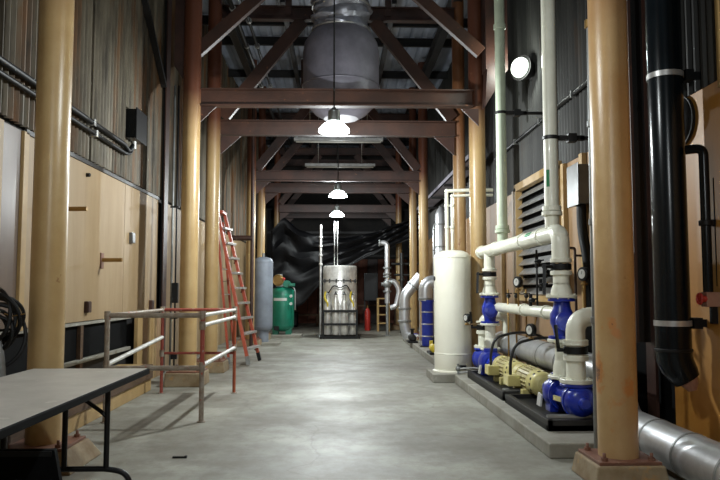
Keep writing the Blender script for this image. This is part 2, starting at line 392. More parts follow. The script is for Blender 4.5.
# far end wall boards
for k in range(14):
    x = -3.3 + k * .47; obj('board', MB().bb(x + .01, x + .46, YB - .05, YB, 0, 3.0), 'redwall' if k % 4 != 2 else 'brown_steel', wb, bev=.004)
for k in range(5): obj('girt', MB().bb(-3.4, 3.4, YB - .12, YB - .05, 3.1 + k * 1.1, 3.2 + k * 1.1), 'dark_steel', wb)

# ================================================================ COLUMNS
def column(px, Y, r, label, ped, m='column', py=300, top=8.1, plate=.28, z0=.17, zf=0):
    X = at(px, py, Y).x
    t = thing('steel_column', (X, Y, 0), label, 'column')
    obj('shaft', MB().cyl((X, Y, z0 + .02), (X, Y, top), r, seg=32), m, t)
    if plate:
        obj('base_plate', MB().bb(X - plate, X + plate, Y - plate, Y + plate, z0, z0 + .025), 'plate', t, bev=.004)
        for sx in (-1, 1):
            for sy in (-1, 1):
                c = (X + sx * (plate - .06), Y + sy * (plate - .06), z0 + .02)
                obj('bolt', MB().lathe(c, (0, 0, 1), [(0, .028), (.03, .028)], 6, False).cyl(c, (c[0], c[1], z0 + .085), .014, seg=8), 'plate', t)
        w0, w1 = plate + .02, plate + ped
        q = [(X + a * w1, Y + b * w1, zf) for a, b in ((-1, -1), (1, -1), (1, 1), (-1, 1))] + [(X + a * w0, Y + b * w0, z0) for a, b in ((-1, -1), (1, -1), (1, 1), (-1, 1))]
        obj('pedestal', MB().add(q, [(3, 2, 1, 0), (4, 5, 6, 7), (0, 1, 5, 4), (1, 2, 6, 5), (2, 3, 7, 6), (3, 0, 4, 7)]), 'pedestal', t, bev=.015)
    return t, X
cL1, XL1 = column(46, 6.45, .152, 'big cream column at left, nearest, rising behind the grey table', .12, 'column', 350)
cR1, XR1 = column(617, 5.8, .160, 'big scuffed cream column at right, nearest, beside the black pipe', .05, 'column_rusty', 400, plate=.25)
cL2, XL2 = column(188.5, 11.7, .146, 'cream column on a square plinth just behind the pipe guard rails', .03, z0=.22)
cR2, XR2 = column(479, 12.4, .146, 'cream column between white tank and the far blue valve riser', .02, plate=.17, z0=.17, zf=0)
cL3, XL3 = column(211, 13.6, .135, 'cream column immediately left of the orange stepladder', .04, z0=.2)
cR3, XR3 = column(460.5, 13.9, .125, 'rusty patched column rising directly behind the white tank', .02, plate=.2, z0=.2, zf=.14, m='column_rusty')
cL4, XL4 = column(250, 19.7, .125, 'slim cream column just left of the grey tank, above its shoulder', .04)
cR4, XR4 = column(424, 19.8, .135, 'brownish cream column beside the silver elbow pipe and blue filter', .02, plate=.2, z0=.2, zf=.14)
cL5, XL5 = column(260.5, 22.3, .12, 'cream column rising behind the grey tank', .04)
cR5, XR5 = column(413.5, 22.3, .12, 'slim cream column behind the slanting silver pipe', .03, plate=.2)
cL6, XL6 = column(276.5, 28, .13, 'farthest left cream column rising behind the green tank', .04)
cR6, XR6 = column(399, 27.7, .12, 'farthest right cream column, beyond the tall thin silver pipe', .03)

# ================================================================ ROOF TRUSSES
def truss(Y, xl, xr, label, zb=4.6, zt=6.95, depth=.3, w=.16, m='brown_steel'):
    t = thing('roof_truss', ((xl + xr) / 2, Y, zb), label, 'truss')
    obj('beam', MB().ibeam((xl, Y, zb + depth / 2), (xr, Y, zb + depth / 2), w, depth), m, t)
    obj('top_chord', MB().ibeam((xl, Y, zt + .14), (xr, Y, zt + .14), .16, .28), 'brown_steel', t)
    cx = (xl + xr) / 2
    for s, xe in ((-1, xl), (1, xr)):
        obj('brace', MB().bar((xe - s * .05, Y, zb + .35), (cx + s * .72, Y, zt), .12, .24, (0, 0, 1)), m, t)
        obj('knee_gusset', MB().prism([(xe - s * .02, Y - .015, zb - .02), (xe - s * .42, Y - .015, zb - .02), (xe - s * .02, Y - .015, zb - .38)], (0, .03, 0)), 'brown_steel', t)
        obj('hanger', MB().bar((cx + s * 1.0, Y, zt + .1), (cx + s * 1.0, Y, 8.15), .12, .12), 'brown_steel', t)
    return t
bz = lambda Y, pyb: at(338, pyb, Y).z
BZ = [bz(11.7, 107), bz(13.75, 136), bz(19.75, 181.5), bz(22.3, 193), bz(27.8, 212.5), bz(30.2, 218)]
print('beam bottoms', BZ)
t1 = thing('roof_truss', (0, 11.75, BZ[0]), 'nearest broad brown beam crossing the hall, with steep knee braces', 'truss')
obj('beam', MB().ibeam((XL2 + .12, 11.75, BZ[0] + .15), (XR2 - .12, 12.2, at(440, 107, 12.2).z + .15), .18, .30), 'red_beam', t1)
for s, xe in ((-1, XL2), (1, XR2)):
    a = at(202 if s < 0 else 470, 47, 11.75); b = at(262 if s < 0 else 405, -5 - (40 if s < 0 else 0), 11.75)
    obj('brace', MB().bar((xe - s * .05, 11.75, a.z - .1), (xe - s * 1.6, 11.75, 7.05), .12, .2), 'red_beam', t1)
    obj('knee_gusset', MB().prism([(xe - s * .1, 11.74, BZ[0]), (xe - s * .4, 11.74, BZ[0]), (xe - s * .1, 11.74, BZ[0] - .3)], (0, .03, 0)), 'brown_steel', t1)
obj('top_chord', MB().ibeam((XL2, 11.75, 7.15), (XR2, 11.75, 7.15), .16, .28), 'brown_steel', t1)
obj('column_casing', MB().bb(XL2 - .32, XL2 - .06, 11.75, 12.1, 5.35, 8.0).prism([(XL2 - .32, 11.75, 5.35), (XL2 - .06, 11.75, 5.35), (XL2 - .02, 11.75, 4.9)], (0, .3, 0)), 'brown_steel', t1)
obj('column_casing', MB().bb(XR2 + .04, XR2 + .42, 11.75, 12.1, 5.35, 8.0).prism([(XR2 + .42, 11.75, 5.35), (XR2 + .06, 11.75, 5.35), (XR2 + .02, 11.75, 4.7)], (0, .3, 0)), 'brown_steel', t1)
truss(13.75, XL3 + .1, XR3 - .1, 'second truss, with slanting braces either side of the grey duct', BZ[1], m='red_beam')
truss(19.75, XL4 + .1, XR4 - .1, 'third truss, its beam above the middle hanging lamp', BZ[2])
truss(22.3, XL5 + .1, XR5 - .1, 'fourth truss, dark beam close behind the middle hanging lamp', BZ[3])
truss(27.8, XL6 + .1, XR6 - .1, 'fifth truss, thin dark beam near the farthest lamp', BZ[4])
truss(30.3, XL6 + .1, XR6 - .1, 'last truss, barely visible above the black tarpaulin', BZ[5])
# long members under the roof
for sx, lab in ((-1, 'left'), (1, 'right')):
    tag(obj('eaves_beam', MB().ibeam((sx * 2.42, 12, 7.55), (sx * 2.42, 31, 7.55), .18, .3), 'dark_steel'), f'long dark roof girder running down the {lab} side above the columns', 'girder')
    tag(obj('tie_rod', MB().bar((sx * 1.15, 14, 7.5), (sx * 1.15, 31, 7.5), .1, .14), 'dark_steel'), f'slim dark roof tie running lengthwise {lab} of the grey duct', 'girder')
for k, dx in enumerate((0, .14)):
    t = thing('overhead_conduit', (-1.85 + dx, 16, 6.6), ('thick' if k == 0 else 'thinner inner') + ' dark conduit with pale clips running lengthwise above the truss, left of duct', 'conduit')
    obj('pipe', MB().tube([(-1.95 + dx * 1.6, 11.2, 6.72), (-1.95 + dx * 1.6, 26, 6.72)], .045 if k == 0 else .03, 10), 'black', t)
    for yy in (12.6 + k * .6, 14.6, 17.5): obj('clip', MB().disc((-1.95 + dx * 1.6, yy, 6.72), (0, 1, 0), .06, .05, 12), 'aluminium', t)

# cross strip fixtures (unlit)
for (xa, xb, py, Y, lab) in ((294, 383, 140, 17.6, 'longest pale unlit strip light, just below the nearest hanging lamp'), (305, 375, 165.5, 20.9, 'second pale unlit strip light, above the third beam')):
    a = at(xa, py, Y); b = at(xb, py, Y)
    t = thing('strip_light', ((a.x + b.x) / 2, Y, a.z), lab, 'light')
    obj('housing', MB().bb(a.x, b.x, Y - .07, Y + .07, a.z - .02, a.z + .06), 'aluminium', t, bev=.005)
    for s in (-.035, .035): obj('tube', MB().cyl((a.x + .05, Y + s, a.z - .04), (b.x - .05, Y + s, a.z - .04), .018, seg=8), 'gauge_face', t)
    for xx in (a.x + .4, b.x - .4): obj('hanger', MB().cyl((xx, Y, a.z), (xx, Y, 8.3), .008, seg=6), 'aluminium', t)

# ================================================================ HANGING LAMPS
def hanging_lamp(p, label, ztop=8.41):
    x, y, z = p
    t = thing('hanging_lamp', (x, y, z), label, 'lamp')
    # downlight with open prismatic ring: the tube of light hangs in the middle
    obj('refractor', MB().lathe((x, y, z + .03), (0, 0, 1), [(0, .24), (.01, .245), (.05, .235), (.12, .17), (.17, .09)], 24, cap=False), 'glass', t)
    obj('housing', MB().lathe((x, y, z + .20), (0, 0, 1), [(0, .09), (.03, .1), (.16, .09), (.2, .04), (.22, .02)], 18), 'silver_dull', t)
    obj('cord', MB().cyl((x, y, z + .40), (x, y, ztop), .012, seg=8), 'black', t)
    return t
hanging_lamp(LAMPS[1], 'nearest lit hanging lamp, biggest glare, in front of the second beam', 8.2)
hanging_lamp(LAMPS[2], 'middle one of the three lit hanging lamps seen down the hall', 8.41)
hanging_lamp(LAMPS[3], 'farthest and lowest of the three lit hanging lamps, right above the silver machine', 8.2)
hanging_lamp(LAMPS[4], 'lit hanging lamp above and behind the viewpoint')
hanging_lamp(LAMPS[0], 'lit hanging lamp over the foreground, above the picture', 8.2)

# ================================================================ OVERHEAD DUCT
c = at(341, 80, 12.75); X0, Y0 = c.x, 12.75
zb_, zt_ = at(341, 119, 12.75).z, at(341, 30, 12.75).z
rr = (at(379, 75, 12.75).x - at(303, 75, 12.75).x) / 2
t = thing('exhaust_duct', (X0, Y0, zb_), 'large grey domed exhaust fan drum hanging above the nearest beam', 'duct')
H = zt_ - zb_
obj('drum', MB().lathe((X0, Y0, zb_), (0, 0, 1), [(0, rr * .45), (.08, rr * .66), (.22, rr * .85), (.42, rr * .98), (.6, rr), (H - .45, rr), (H - .28, rr * .96), (H - .14, rr * .84), (H - .05, rr * .74), (H, rr * .7)], 40), 'duct_grey', t)
obj('bottom_ring', MB().torus((X0, Y0, zb_ + .6), (0, 0, 1), rr + .005, .014, 40, 6), 'duct_grey', t)
vs = []; fs = []; n = 40; m_ = 30; random.seed(3)
for i in range(m_ + 1):
    z = zt_ - .06 + (8.27 - zt_ - .0) * i / m_
    for k in range(n):
        a = 2 * math.pi * k / n
        w = rr * .735 + .035 * math.sin(i * 1.9 + .8 * math.sin(a * 2 + 1)) + .022 * math.sin(a * 7 + i * 1.1) + .02 * math.sin(a * 3 - i * .7) + random.uniform(-.008, .008)
        vs.append((X0 + w * math.cos(a), Y0 + w * math.sin(a), z + .05 * math.sin(a * 2 + i * .5)))
for i in range(m_):
    for k in range(n): fs.append((i * n + k, i * n + (k + 1) % n, (i + 1) * n + (k + 1) % n, (i + 1) * n + k))
obj('flexible_sleeve', MB().add(vs, fs, True), 'foil', t, label='crinkled silver foil sleeve')
for zz in (zt_ - .04, zt_ + .42): obj('band', MB().torus((X0, Y0, zz), (0, 0, 1), rr * .76, .02, 40, 6), 'aluminium', t)

# ================================================================ LEFT: TABLE, BOX, HOSES
TZ = .88
c1_ = at(150, 367, 6.15); c2_ = at(32, 366, 6.15)
tx0, tx1, ty0, ty1 = c2_.x, c1_.x, 2.9, 6.15
print('table', tx0, tx1)
t = thing('folding_table', ((tx0 + tx1) / 2, 4.5, 0), 'long grey-topped folding table with black edge and legs at lower left', 'table')
obj('tabletop', MB().bb(tx0 + .02, tx1 - .02, ty0 + .02, ty1 - .02, TZ - .02, TZ), 'table_top', t, bev=.004)
em = MB()
em.bb(tx1 - .035, tx1, ty0, ty1, TZ - .05, TZ - .004).bb(tx0, tx0 + .035, ty0, ty1, TZ - .05, TZ - .004).bb(tx0, tx1, ty1 - .03, ty1, TZ - .05, TZ - .004).bb(tx0, tx1, ty0, ty0 + .03, TZ - .07, TZ - .004)
obj('edge_band', em, 'black_matt', t, bev=.006)
LY = 5.25
lx = [at(65, 430, LY).x, at(107, 430, LY).x]
zbar = at(85, 469, LY).z
for yy, nm in ((LY, 0), (3.5, 1)):
    for x in (lx[0], lx[1], tx0 + .2):
        obj('leg', MB().tube([(x, yy, TZ - .06), (x, yy, zbar if x != tx0 + .2 else .02)], .02, 10), 'black', t)
    xe = at(127, 478, LY).x
    obj('foot_bar', MB().tube([(tx0 + .2, yy, .06), (tx0 + .4, yy, zbar), (lx[1] + .02, yy, zbar), (xe, yy, zbar - .03), (xe + .06, yy, .0)], .02, 10, fil=.07), 'black', t)
    obj('brace', MB().tube([(lx[0] + .02, yy, TZ - .09), (lx[0] + .12, yy, TZ - .12), (lx[1] - .04, yy, TZ - .22), (lx[1], yy, TZ - .26)], .015, 8, fil=.04), 'black', t)
# black panel leaning under the table
p = at(54, 450, 4.25)
t = thing('leaning_board', (p.x - .4, 4.3, 0), 'plain black panel standing under the table at the lower left corner', 'panel')
obj('board', MB().prism([(p.x - .9, 4.25, .02), (p.x + .12, 4.25, .02), (p.x, 4.25, p.z), (p.x - .9, 4.25, p.z)], (0, .05, 0)), 'black_matt', t, bev=.006)
obj('frame_bar', MB().bb(p.x - .9, p.x - .01, 4.235, 4.25, p.z - .035, p.z - .005), 'black', t)
obj('foot', MB().bb(p.x - .7, p.x - .55, 4.2, 4.38, 0, .03), 'black', t, bev=.004)
obj('foot', MB().bb(p.x - .15, p.x, 4.2, 4.38, 0, .03), 'black', t, bev=.004)
# bundle of hoses on the wall edge
hc = at(6, 325, 6.2)
t = thing('hose_bundle', (hc.x, 6.2, hc.z), 'tangle of black hoses hung at the far left edge behind the table', 'hose')
random.seed(5)
for k in range(9):
    c = (hc.x - .1 + random.uniform(-.06, .08), 6.2 + random.uniform(-.08, .08), hc.z - .02 + random.uniform(-.08, .1))
    obj('coil', MB().torus(c, (random.uniform(-.5, .5), 1, random.uniform(-.3, .3)), random.uniform(.13, .24), .017, 26, 8, sc=random.uniform(.8, 1.3)), 'black', t)
obj('hose_end', MB().tube([(hc.x - .05, 6.15, hc.z - .1), (hc.x + .0, 6.13, hc.z - .3), (hc.x + .03, 6.15, .38), (hc.x + .02, 6.2, .2), (hc.x, 6.2, .02)], .035, 10, fil=.1), 'silver_dull', t, label='pale grey hanging hose')
obj('wire', MB().tube([(hc.x + .02, 6.12, hc.z + .1), (hc.x + .1, 6.1, hc.z + .08), (hc.x + .2, 6.1, hc.z + .1)], .006, 6), 'brass', t, label='thin brass coloured wire')
obj('hanger_hook', MB().tube([(hc.x - .1, 6.2, hc.z + .3), (WL - .02 if False else hc.x - .2, 6.3, hc.z + .32), (WL, 6.4, hc.z + .3)], .012, 6), 'dark_steel', t)

# ================================================================ GUARD RAIL BOX
Cc = at(202, 364, 8.42); Dd = at(234.5, 347, 10.74); Bb = at(162, 352, 10.74); Aa = at(107, 340, 8.42)
zt = 1.25
t = thing('guard_rail', ((Aa.x + Cc.x) / 2, 9.6, 0), 'rectangular guard rail of red, grey and white pipes beside the left columns', 'railing')
def pipe(nm, a, b, m, r=.024): return obj(nm, MB().tube([a, b], r, 12), m, t)
A_, B_, C_, D_ = (Aa.x, 8.42), (Bb.x, 10.74), (Cc.x, 8.42), (Dd.x, 10.74)
pipe('post', (*A_, 0), (*A_, zt), 'rail_grey', .03); pipe('post', (*B_, 0), (*B_, zt), 'rail_red')
pipe('post', (*C_, 0), (*C_, .66), 'rail_grey', .03); pipe('post', (*C_, .66), (*C_, zt), 'rail_red', .026); pipe('post', (*D_, 0), (*D_, zt + .03), 'rail_orange')
pipe('top_rail', (*A_, zt), (*C_, zt), 'rail_grey', .03); pipe('top_rail', (*B_, zt), (*D_, zt), 'rail_red')
pipe('top_rail', (*A_, zt), (*B_, zt), 'rail_grey'); pipe('top_rail', (*C_, zt), (*D_, zt), 'rail_white')
pipe('middle_rail', (*C_, 1.13), (*D_, 1.14), 'rail_white', .026); pipe('middle_rail', (*C_, .66), (*D_, .68), 'rail_white', .026)
pipe('middle_rail', (*A_, .67), (B_[0], B_[1], .84), 'rail_white', .028); pipe('middle_rail', (*B_, .6), (*D_, .6), 'rail_red', .02)
pipe('middle_rail', (*A_, .63), (*C_, .63), 'rail_grey', .03)
for (x, y), hs in ((A_, (zt, .66)), (B_, (zt, .6)), (C_, (zt, 1.13, .65)), (D_, (zt, 1.14, .68))):
    for h in hs: obj('coupling', MB().ball((x, y, h), .04, 12, 7).cyl((x, y, h - .05), (x, y, h + .05), .037), 'rail_grey', t)
    obj('foot', MB().disc((x, y, .006), (0, 0, 1), .05, .012), 'rail_grey', t)

# ================================================================ STEPLADDER
fA = at(249, 364, 14.6); fB = at(260, 358, 15.6); gA = at(229, 362, 14.75); gB = at(235, 357, 15.35)
tp = at(219, 214, 14.9)
t = thing('stepladder', (-2.1, 14.9, 0), 'tall orange fibreglass stepladder with aluminium treads leaning by left columns', 'ladder')
tA = Vector((tp.x, 14.78, tp.z)); tB = Vector((tp.x + .08, 15.2, tp.z)); a0 = Vector((fA.x, 14.55, .02)); b0 = Vector((fB.x, 15.55, .02))
for lo_, hi_, mm in ((a0, tA, 'ladder_red'), (b0, tB, 'ladder_red')):
    d = (hi_ - lo_).normalized(); obj('rail', MB().bar(lo_ + d * .12, hi_, .06, .12, (0, 1, 0)), mm, t, bev=.003)
    obj('foot', MB().bar(lo_, lo_ + d * .18, .07, .13, (0, 1, 0)), 'black' if lo_ is b0 else 'silver_dull', t, label='black rubber foot' if lo_ is b0 else 'grey foot')
n = 10
for k in range(1, n):
    f_ = k / n; a = a0.lerp(tA, f_); b = b0.lerp(tB, f_)
    obj('tread', MB().bar(a + Vector((.03, .01, 0)), b + Vector((.03, -.01, 0)), .13, .045, (0, 0, 1)), 'aluminium', t, bev=.003)
    if k % 2: obj('tread_bracket', MB().bar(b + Vector((-.03, 0, -.1)), b + Vector((.03, -.02, 0)), .015, .03), 'dark_steel', t)
a1 = Vector((gA.x, 14.75, .02)); b1 = Vector((gB.x, 15.35, .02)); uA = tA + Vector((-.02, 0, -.15)); uB = tB + Vector((-.04, 0, -.15))
for lo_, hi_ in ((a1, uA), (b1, uB)):
    d = (hi_ - lo_).normalized(); obj('rear_rail', MB().bar(lo_ + d * .1, hi_, .045, .07, (0, 1, 0)), 'ladder_red', t, bev=.003)
    obj('foot', MB().bar(lo_, lo_ + d * .14, .045, .09, (0, 1, 0)), 'silver_dull', t)
for f_ in (.12, .3, .48, .66): obj('rear_brace', MB().bar(a1.lerp(uA, f_), b1.lerp(uB, f_), .03, .02), 'aluminium', t)
for f_ in (.3, .55): obj('spreader', MB().bar(a0.lerp(tA, f_), a1.lerp(uA, f_ + .02), .008, .03, (0, 1, 0)), 'dark_steel', t)
obj('top_cap', MB().box(((tA + tB) / 2 + Vector((0, 0, .03))), (.14, .5, .07)), 'ladder_red', t, bev=.01)

# rusty upright with side arm, by the grey tank
p0 = at(252.5, 335, 19.2)
t = thing('rusty_standpipe', (p0.x, 18.9, 0), 'thin rusty brown standpipe with a side arm, left of the grey tank', 'pipe')
obj('pipe', MB().cyl((p0.x, 18.9, 0), (p0.x, 18.9, 6.5), .05), 'brown_steel', t)
q = at(231, 238, 18.9); obj('arm', MB().cyl((q.x, 18.9, q.z), (p0.x, 18.9, q.z), .07), 'brown_steel', t)
obj('arm_flange', MB().flange((q.x, 18.9, q.z), (1, 0, 0), .1, .03), 'brown_steel', t)

# ================================================================ LEFT WALL FITTINGS
for k, dz in enumerate((0.09, -.04)):
    pts = [(WL + .06, 3.5, 3.70 + dz), (WL + .06, 10.75 + .12 * k, 3.70 + dz), (WL + .06, 11.0 + .1 * k, 3.72), (WL + .09, 11.12, 3.86)]
    t = thing('wall_conduit', (WL + .06, 8, 3.7 + dz), ('upper' if k == 0 else 'lower') + ' of the two black conduits running along the rusty left wall', 'conduit')
    obj('pipe', MB().tube(pts, .035 if k == 0 else .028, 10, fil=.12), 'black', t)
    for yy in (6.4, 9.35 + .1 * k): obj('clip', MB().bb(WL - .02, WL + .1, yy - .03, yy + .03, 3.70 + dz - .045, 3.70 + dz + .045), 'black' if yy < 7 else 'aluminium', t, bev=.004)
jb = at(140, 124, 11.1)
t = thing('junction_box', (WL + .12, 11.1, 4.0), 'dark green-black box fixed on the rusty corrugated left wall', 'box')
obj('body', MB().bb(WL - .01, WL + .17, 10.95, 11.5, jb.z - .25, jb.z + .21), 'black_gloss', t, bev=.012)
obj('cover', MB().bb(WL + .17, WL + .19, 10.93, 11.52, jb.z - .27, jb.z + .23), 'black', t, bev=.006)
obj('gland', MB().cyl((WL + .1, 11.12, jb.z - .4), (WL + .1, 11.12, jb.z - .28), .035), 'aluminium', t)
# pegs and plates on the plywood
for (px, py, lab) in ((65, 209, 'upper wooden peg sticking out of the cream plywood beside the big column'), (104, 260, 'lower wooden peg sticking out of the middle of the cream plywood')):
    Y = (WL) * 700 / (px - 338); q = at(px, py, Y)
    t = thing('wall_peg', (WL, Y, q.z), lab, 'peg')
    obj('peg', MB().cyl((WL, Y, q.z), (WL + .3, Y - .03, q.z), .028, seg=12), 'brass', t)
    obj('peg_plate', MB().bb(WL - .002, WL + .016, Y - .06, Y + .06, q.z - .12, q.z + .1), 'plate', t, bev=.003)
for (px, py, w, h, mm, lab) in ((132, 238, .16, .17, 'box_silver', 'small grey switch box on the cream plywood'), (90, 307, .12, .15, 'brown_steel', 'small brown block low on the plywood, nearer one'), (152.5, 305, .14, .17, 'brown_steel', 'small brown block low on the plywood, farther one by the dark upright'),
                               (87, 175, .02, .05, 'dark_steel', 'small dark hook high on the plywood')):
    Y = (WL) * 700 / (px - 338); q = at(px, py, Y)
    t = thing('wall_box', (WL, Y, q.z), lab, 'box' if w > .05 else 'hook')
    obj('body', MB().bb(WL - .002, WL + .05, Y - w / 2, Y + w / 2, q.z - h / 2, q.z + h / 2), mm, t, bev=.004)
    obj('cover', MB().bb(WL + .05, WL + .058, Y - w / 2 + .006, Y + w / 2 - .006, q.z - h / 2 + .006, q.z + h / 2 - .006), mm, t, bev=.002)
# thin vertical conduits by the second column
for k, (px, lab) in enumerate(((172, 'thin pale vertical conduit just left of the second left column'), (176, 'thin dark vertical conduit with small boxes left of the second left column'))):
    Y = 12.4; X = at(px, 250, Y).x
    t = thing('vertical_conduit', (X, Y, 0), lab, 'conduit')
    obj('pipe', MB().cyl((X, Y, 0), (X, Y, 5.2), .02 if k == 0 else .014, seg=8), 'silver_dull' if k == 0 else 'black', t)
    if k:
        for z, h in ((1.5, .35), (1.1, .1), (.4, .1)): obj('switch_box', MB().bb(X - .05, X + .05, Y - .04, Y + .04, z - h / 2, z + h / 2), 'black', t, bev=.005)
    obj('strap', MB().bb(X - .04, X + .04, Y - .02, Y + .03, 3.0, 3.03), 'dark_steel', t)
# little stick on the floor
q = at(178, 453, 6.6)
tag(obj('floor_stick', MB().bb(q.x - .06, q.x + .06, 6.64, 6.665, 0, .015).bb(q.x + .05, q.x + .07, 6.635, 6.67, 0, .02), 'black', loc=(0, 0, 0)), 'tiny black bar lying on the bare floor in front', 'bar')

# ================================================================ TANKS LEFT
def tank(name, X, Y, r, z0, z1, m, label, dome=.12, legs=True):
    t = thing(name, (X, Y, 0), label, 'tank')
    H = z1 - z0
    obj('shell', MB().lathe((X, Y, z0), (0, 0, 1), [(0, r * .5), (dome * .25, r * .8), (dome * .6, r * .96), (dome, r), (H - dome, r), (H - dome * .55, r * .95), (H - dome * .2, r * .75), (H, r * .3)], 40), m, t)
    for zz in (z0 + dome, z1 - dome): obj('seam', MB().torus((X, Y, zz), (0, 0, 1), r + .001, .006, 40, 6), m, t)
    return t
X = at(263, 300, 20.3).x
pd = tag(obj('concrete_pad', MB().bb(X - .38, X + .5, 19.85, 20.75, 0, .07), 'concrete', bev=.01), 'low concrete pad under the grey tank', 'pad')
t = tank('grey_tank', X, 20.3, .28, .36, at(263, 257, 20.3).z, 'tank_grey', 'tall grey cylindrical pressure tank standing behind the stepladder', .16)
obj('skirt', MB().cyl((X, 20.3, .07), (X, 20.3, .42), .17, seg=24), 'tank_grey', t)
obj('fitting', MB().cyl((X, 20.3, 2.4), (X, 20.3, at(263, 256, 20.3).z + .08), .04), 'silver_dull', t)
X = at(282.5, 300, 23.3).x
tag(obj('concrete_pad', MB().bb(X - .5, X + .65, 22.7, 23.9, 0, .1), 'concrete', bev=.01), 'concrete pad under the green tank', 'pad')
t = tank('green_tank', X, 23.3, .385, .2, at(282, 287, 23.3).z, 'tank_green', 'green air compressor tank with a motor on top', .2)
for k in range(4):
    a = math.pi / 4 + k * math.pi / 2; x_, y_ = X + .3 * math.cos(a), 23.3 + .3 * math.sin(a)
    obj('leg', MB().prism([(x_ - .09, y_, .1), (x_ + .09, y_, .1), (x_ + .11, y_, .5), (x_ - .11, y_, .5)], (0, .012, 0)), 'tank_green', t)
zt2 = at(282, 287, 23.3).z
obj('belt_wheel', MB().flange((X - .12, 23.0, zt2 + .22), (.1, 1, 0), .15, .05, 6).torus((X - .12, 23.0, zt2 + .22), (.1, 1, 0), .17, .02), 'brass', t)
obj('compressor_head', MB().bb(X - .2, X + .05, 23.05, 23.4, zt2, zt2 + .3).bb(X - .16, X + .0, 23.1, 23.3, zt2 + .3, zt2 + .42), 'silver_dull', t, bev=.02)
obj('motor', MB().cyl((X + .15, 23.05, zt2 + .1), (X + .15, 23.45, zt2 + .1), .12, seg=20), 'tank_green', t)
obj('belt_guard', MB().bb(X + .22, X + .42, 22.95, 23.2, zt2 + .02, zt2 + .12), 'tank_green', t, bev=.01)
obj('red_cap', MB().ball((X + .06, 22.98, zt2 + .26), .05), 'red_paint', t)
obj('label_plate', MB().lathe((X, 23.3, 1.22), (0, 0, 1), [(0, .388), (.09, .388)], 40, cap=False), 'gauge_face', t) if False else obj('label_plate', MB().add([(X + .39 * math.sin(a), 23.3 - .39 * math.cos(a), z) for a in [-.75 + .1 * k for k in range(13)] for z in (1.2, 1.29)], [(2 * k, 2 * k + 1, 2 * k + 3, 2 * k + 2) for k in range(12)], True), 'gauge_face', t)
obj('hatch', MB().bb(X - .25, X - .08, 22.93, 22.97, .24, .38), 'black', t, bev=.005)
obj('side_pipe', MB().tube([(X + .3, 23.1, zt2 + .05), (X + .43, 23.05, zt2 - .1), (X + .43, 23.05, .9)], .025, 10, fil=.08), 'silver_dull', t)
for z in (1.35, 1.1): obj('gauge', MB().disc((X + .3, 22.98, z), (0, 1, 0), .05, .03), 'gauge_face', t)

# ================================================================ FAR MACHINE
YM = 23.2; Xm = at(340, 300, YM).x; rm = .56
ztm = at(340, 266, YM).z
t = thing('steam_boiler', (Xm, YM, 0), 'silver cylindrical machine in a black cage at the far end of the hall', 'machine')
obj('jacket', MB().lathe((Xm, YM, .1), (0, 0, 1), [(0, rm), (ztm - .14, rm), (ztm - .1, rm - .03)], 40), 'steel_bright', t)
obj('band', MB().torus((Xm, YM, at(340, 281, YM).z), (0, 0, 1), rm + .005, .02, 40, 6), 'dark_steel', t)
for k in range(6): 
    a = -math.pi / 2 + (k - 2.5) * .42; obj('hasp', MB().box((Xm + (rm + .02) * math.cos(a), YM + (rm + .02) * math.sin(a), at(340, 281, YM).z), (.05, .05, .12)), 'dark_steel', t)
for k, dx in enumerate((-.4, -.14, .13, .4)):
    yb = YM - rm - .02 + abs(dx) * .35; zc = at(340, 300, YM).z
    bt = obj('cylinder', MB().lathe((Xm + dx, yb - .1, .12), (0, 0, 1), [(0, .11), (.03, .125), (zc - .3 + (k % 2) * .08, .125), (zc - .16 + (k % 2) * .08, .07), (zc - .08 + (k % 2) * .08, .045), (zc + .06, .045)], 20), 'steel_bright', t)
    obj('valve', MB().cyl((Xm + dx - .05, yb - .1, zc + .2), (Xm + dx + .05, yb - .1, zc + .2), .03).cyl((Xm + dx, yb - .1, zc + .15), (Xm + dx, yb - .1, zc + .28), .02), 'dark_steel' if k % 3 else 'silver_dull', bt)
obj('hose', MB().tube([(Xm - .38, YM - .6, 1.45), (Xm - .2, YM - .68, 1.72), (Xm, YM - .7, 1.6), (Xm + .2, YM - .68, 1.74), (Xm + .4, YM - .6, 1.4)], .02, 8, fil=.15), 'dark_steel', t)
for dx in (-.46, .36): obj('yellow_hose', MB().tube([(Xm + dx, YM - .62, 1.5), (Xm + dx - .05, YM - .66, 1.3), (Xm + dx + .08, YM - .66, 1.1), (Xm + dx + .04, YM - .62, .95)], .03, 8, fil=.1), 'yellow_part', t)
cg = MB(); w = .53
ys = YM - .78
for z in (.03, .46, .88):
    cg.bb(Xm - w, Xm + w, ys - .02, ys + .02, z - .035, z + .035)
    for s in (-1, 1): cg.bb(Xm + s * w - .02, Xm + s * w + .02, ys, YM + .55, z - .025, z + .025)
for s in (-1, 1):
    for yy in (ys, YM + .55): cg.bb(Xm + s * w - .03, Xm + s * w + .03, yy - .03, yy + .03, 0, .92)
cg.bb(Xm - w, Xm + w, ys, YM + .55, .03, .08)
obj('cage', cg, 'black', t)
for s in (-1, 1): obj('caster', MB().disc((Xm + s * (w + .08), ys, .06), (1, 0, 0), .06, .05), 'black', t)
for px in (334.5, 337.5): 
    x = at(px, 250, YM).x; obj('riser', MB().cyl((x, YM - .2, ztm - .02), (x, YM - .2, at(px, 222, YM).z), .012, seg=8), 'aluminium', t)
x = at(324.5, 300, YM).x - .13
t = thing('thin_standpipe', (x, YM, 0), 'thin silver standpipe with collars immediately left of the far silver machine', 'pipe')
obj('pipe', MB().cyl((x, YM, 0), (x, YM, at(325, 225, YM).z), .04), 'aluminium', t)
for z in (2.4, 2.7, 3.0, 3.3): obj('collar', MB().disc((x, YM, z), (0, 0, 1), .065, .06), 'aluminium', t)
obj('base', MB().disc((x, YM, .05), (0, 0, 1), .12, .1), 'silver_dull', t)

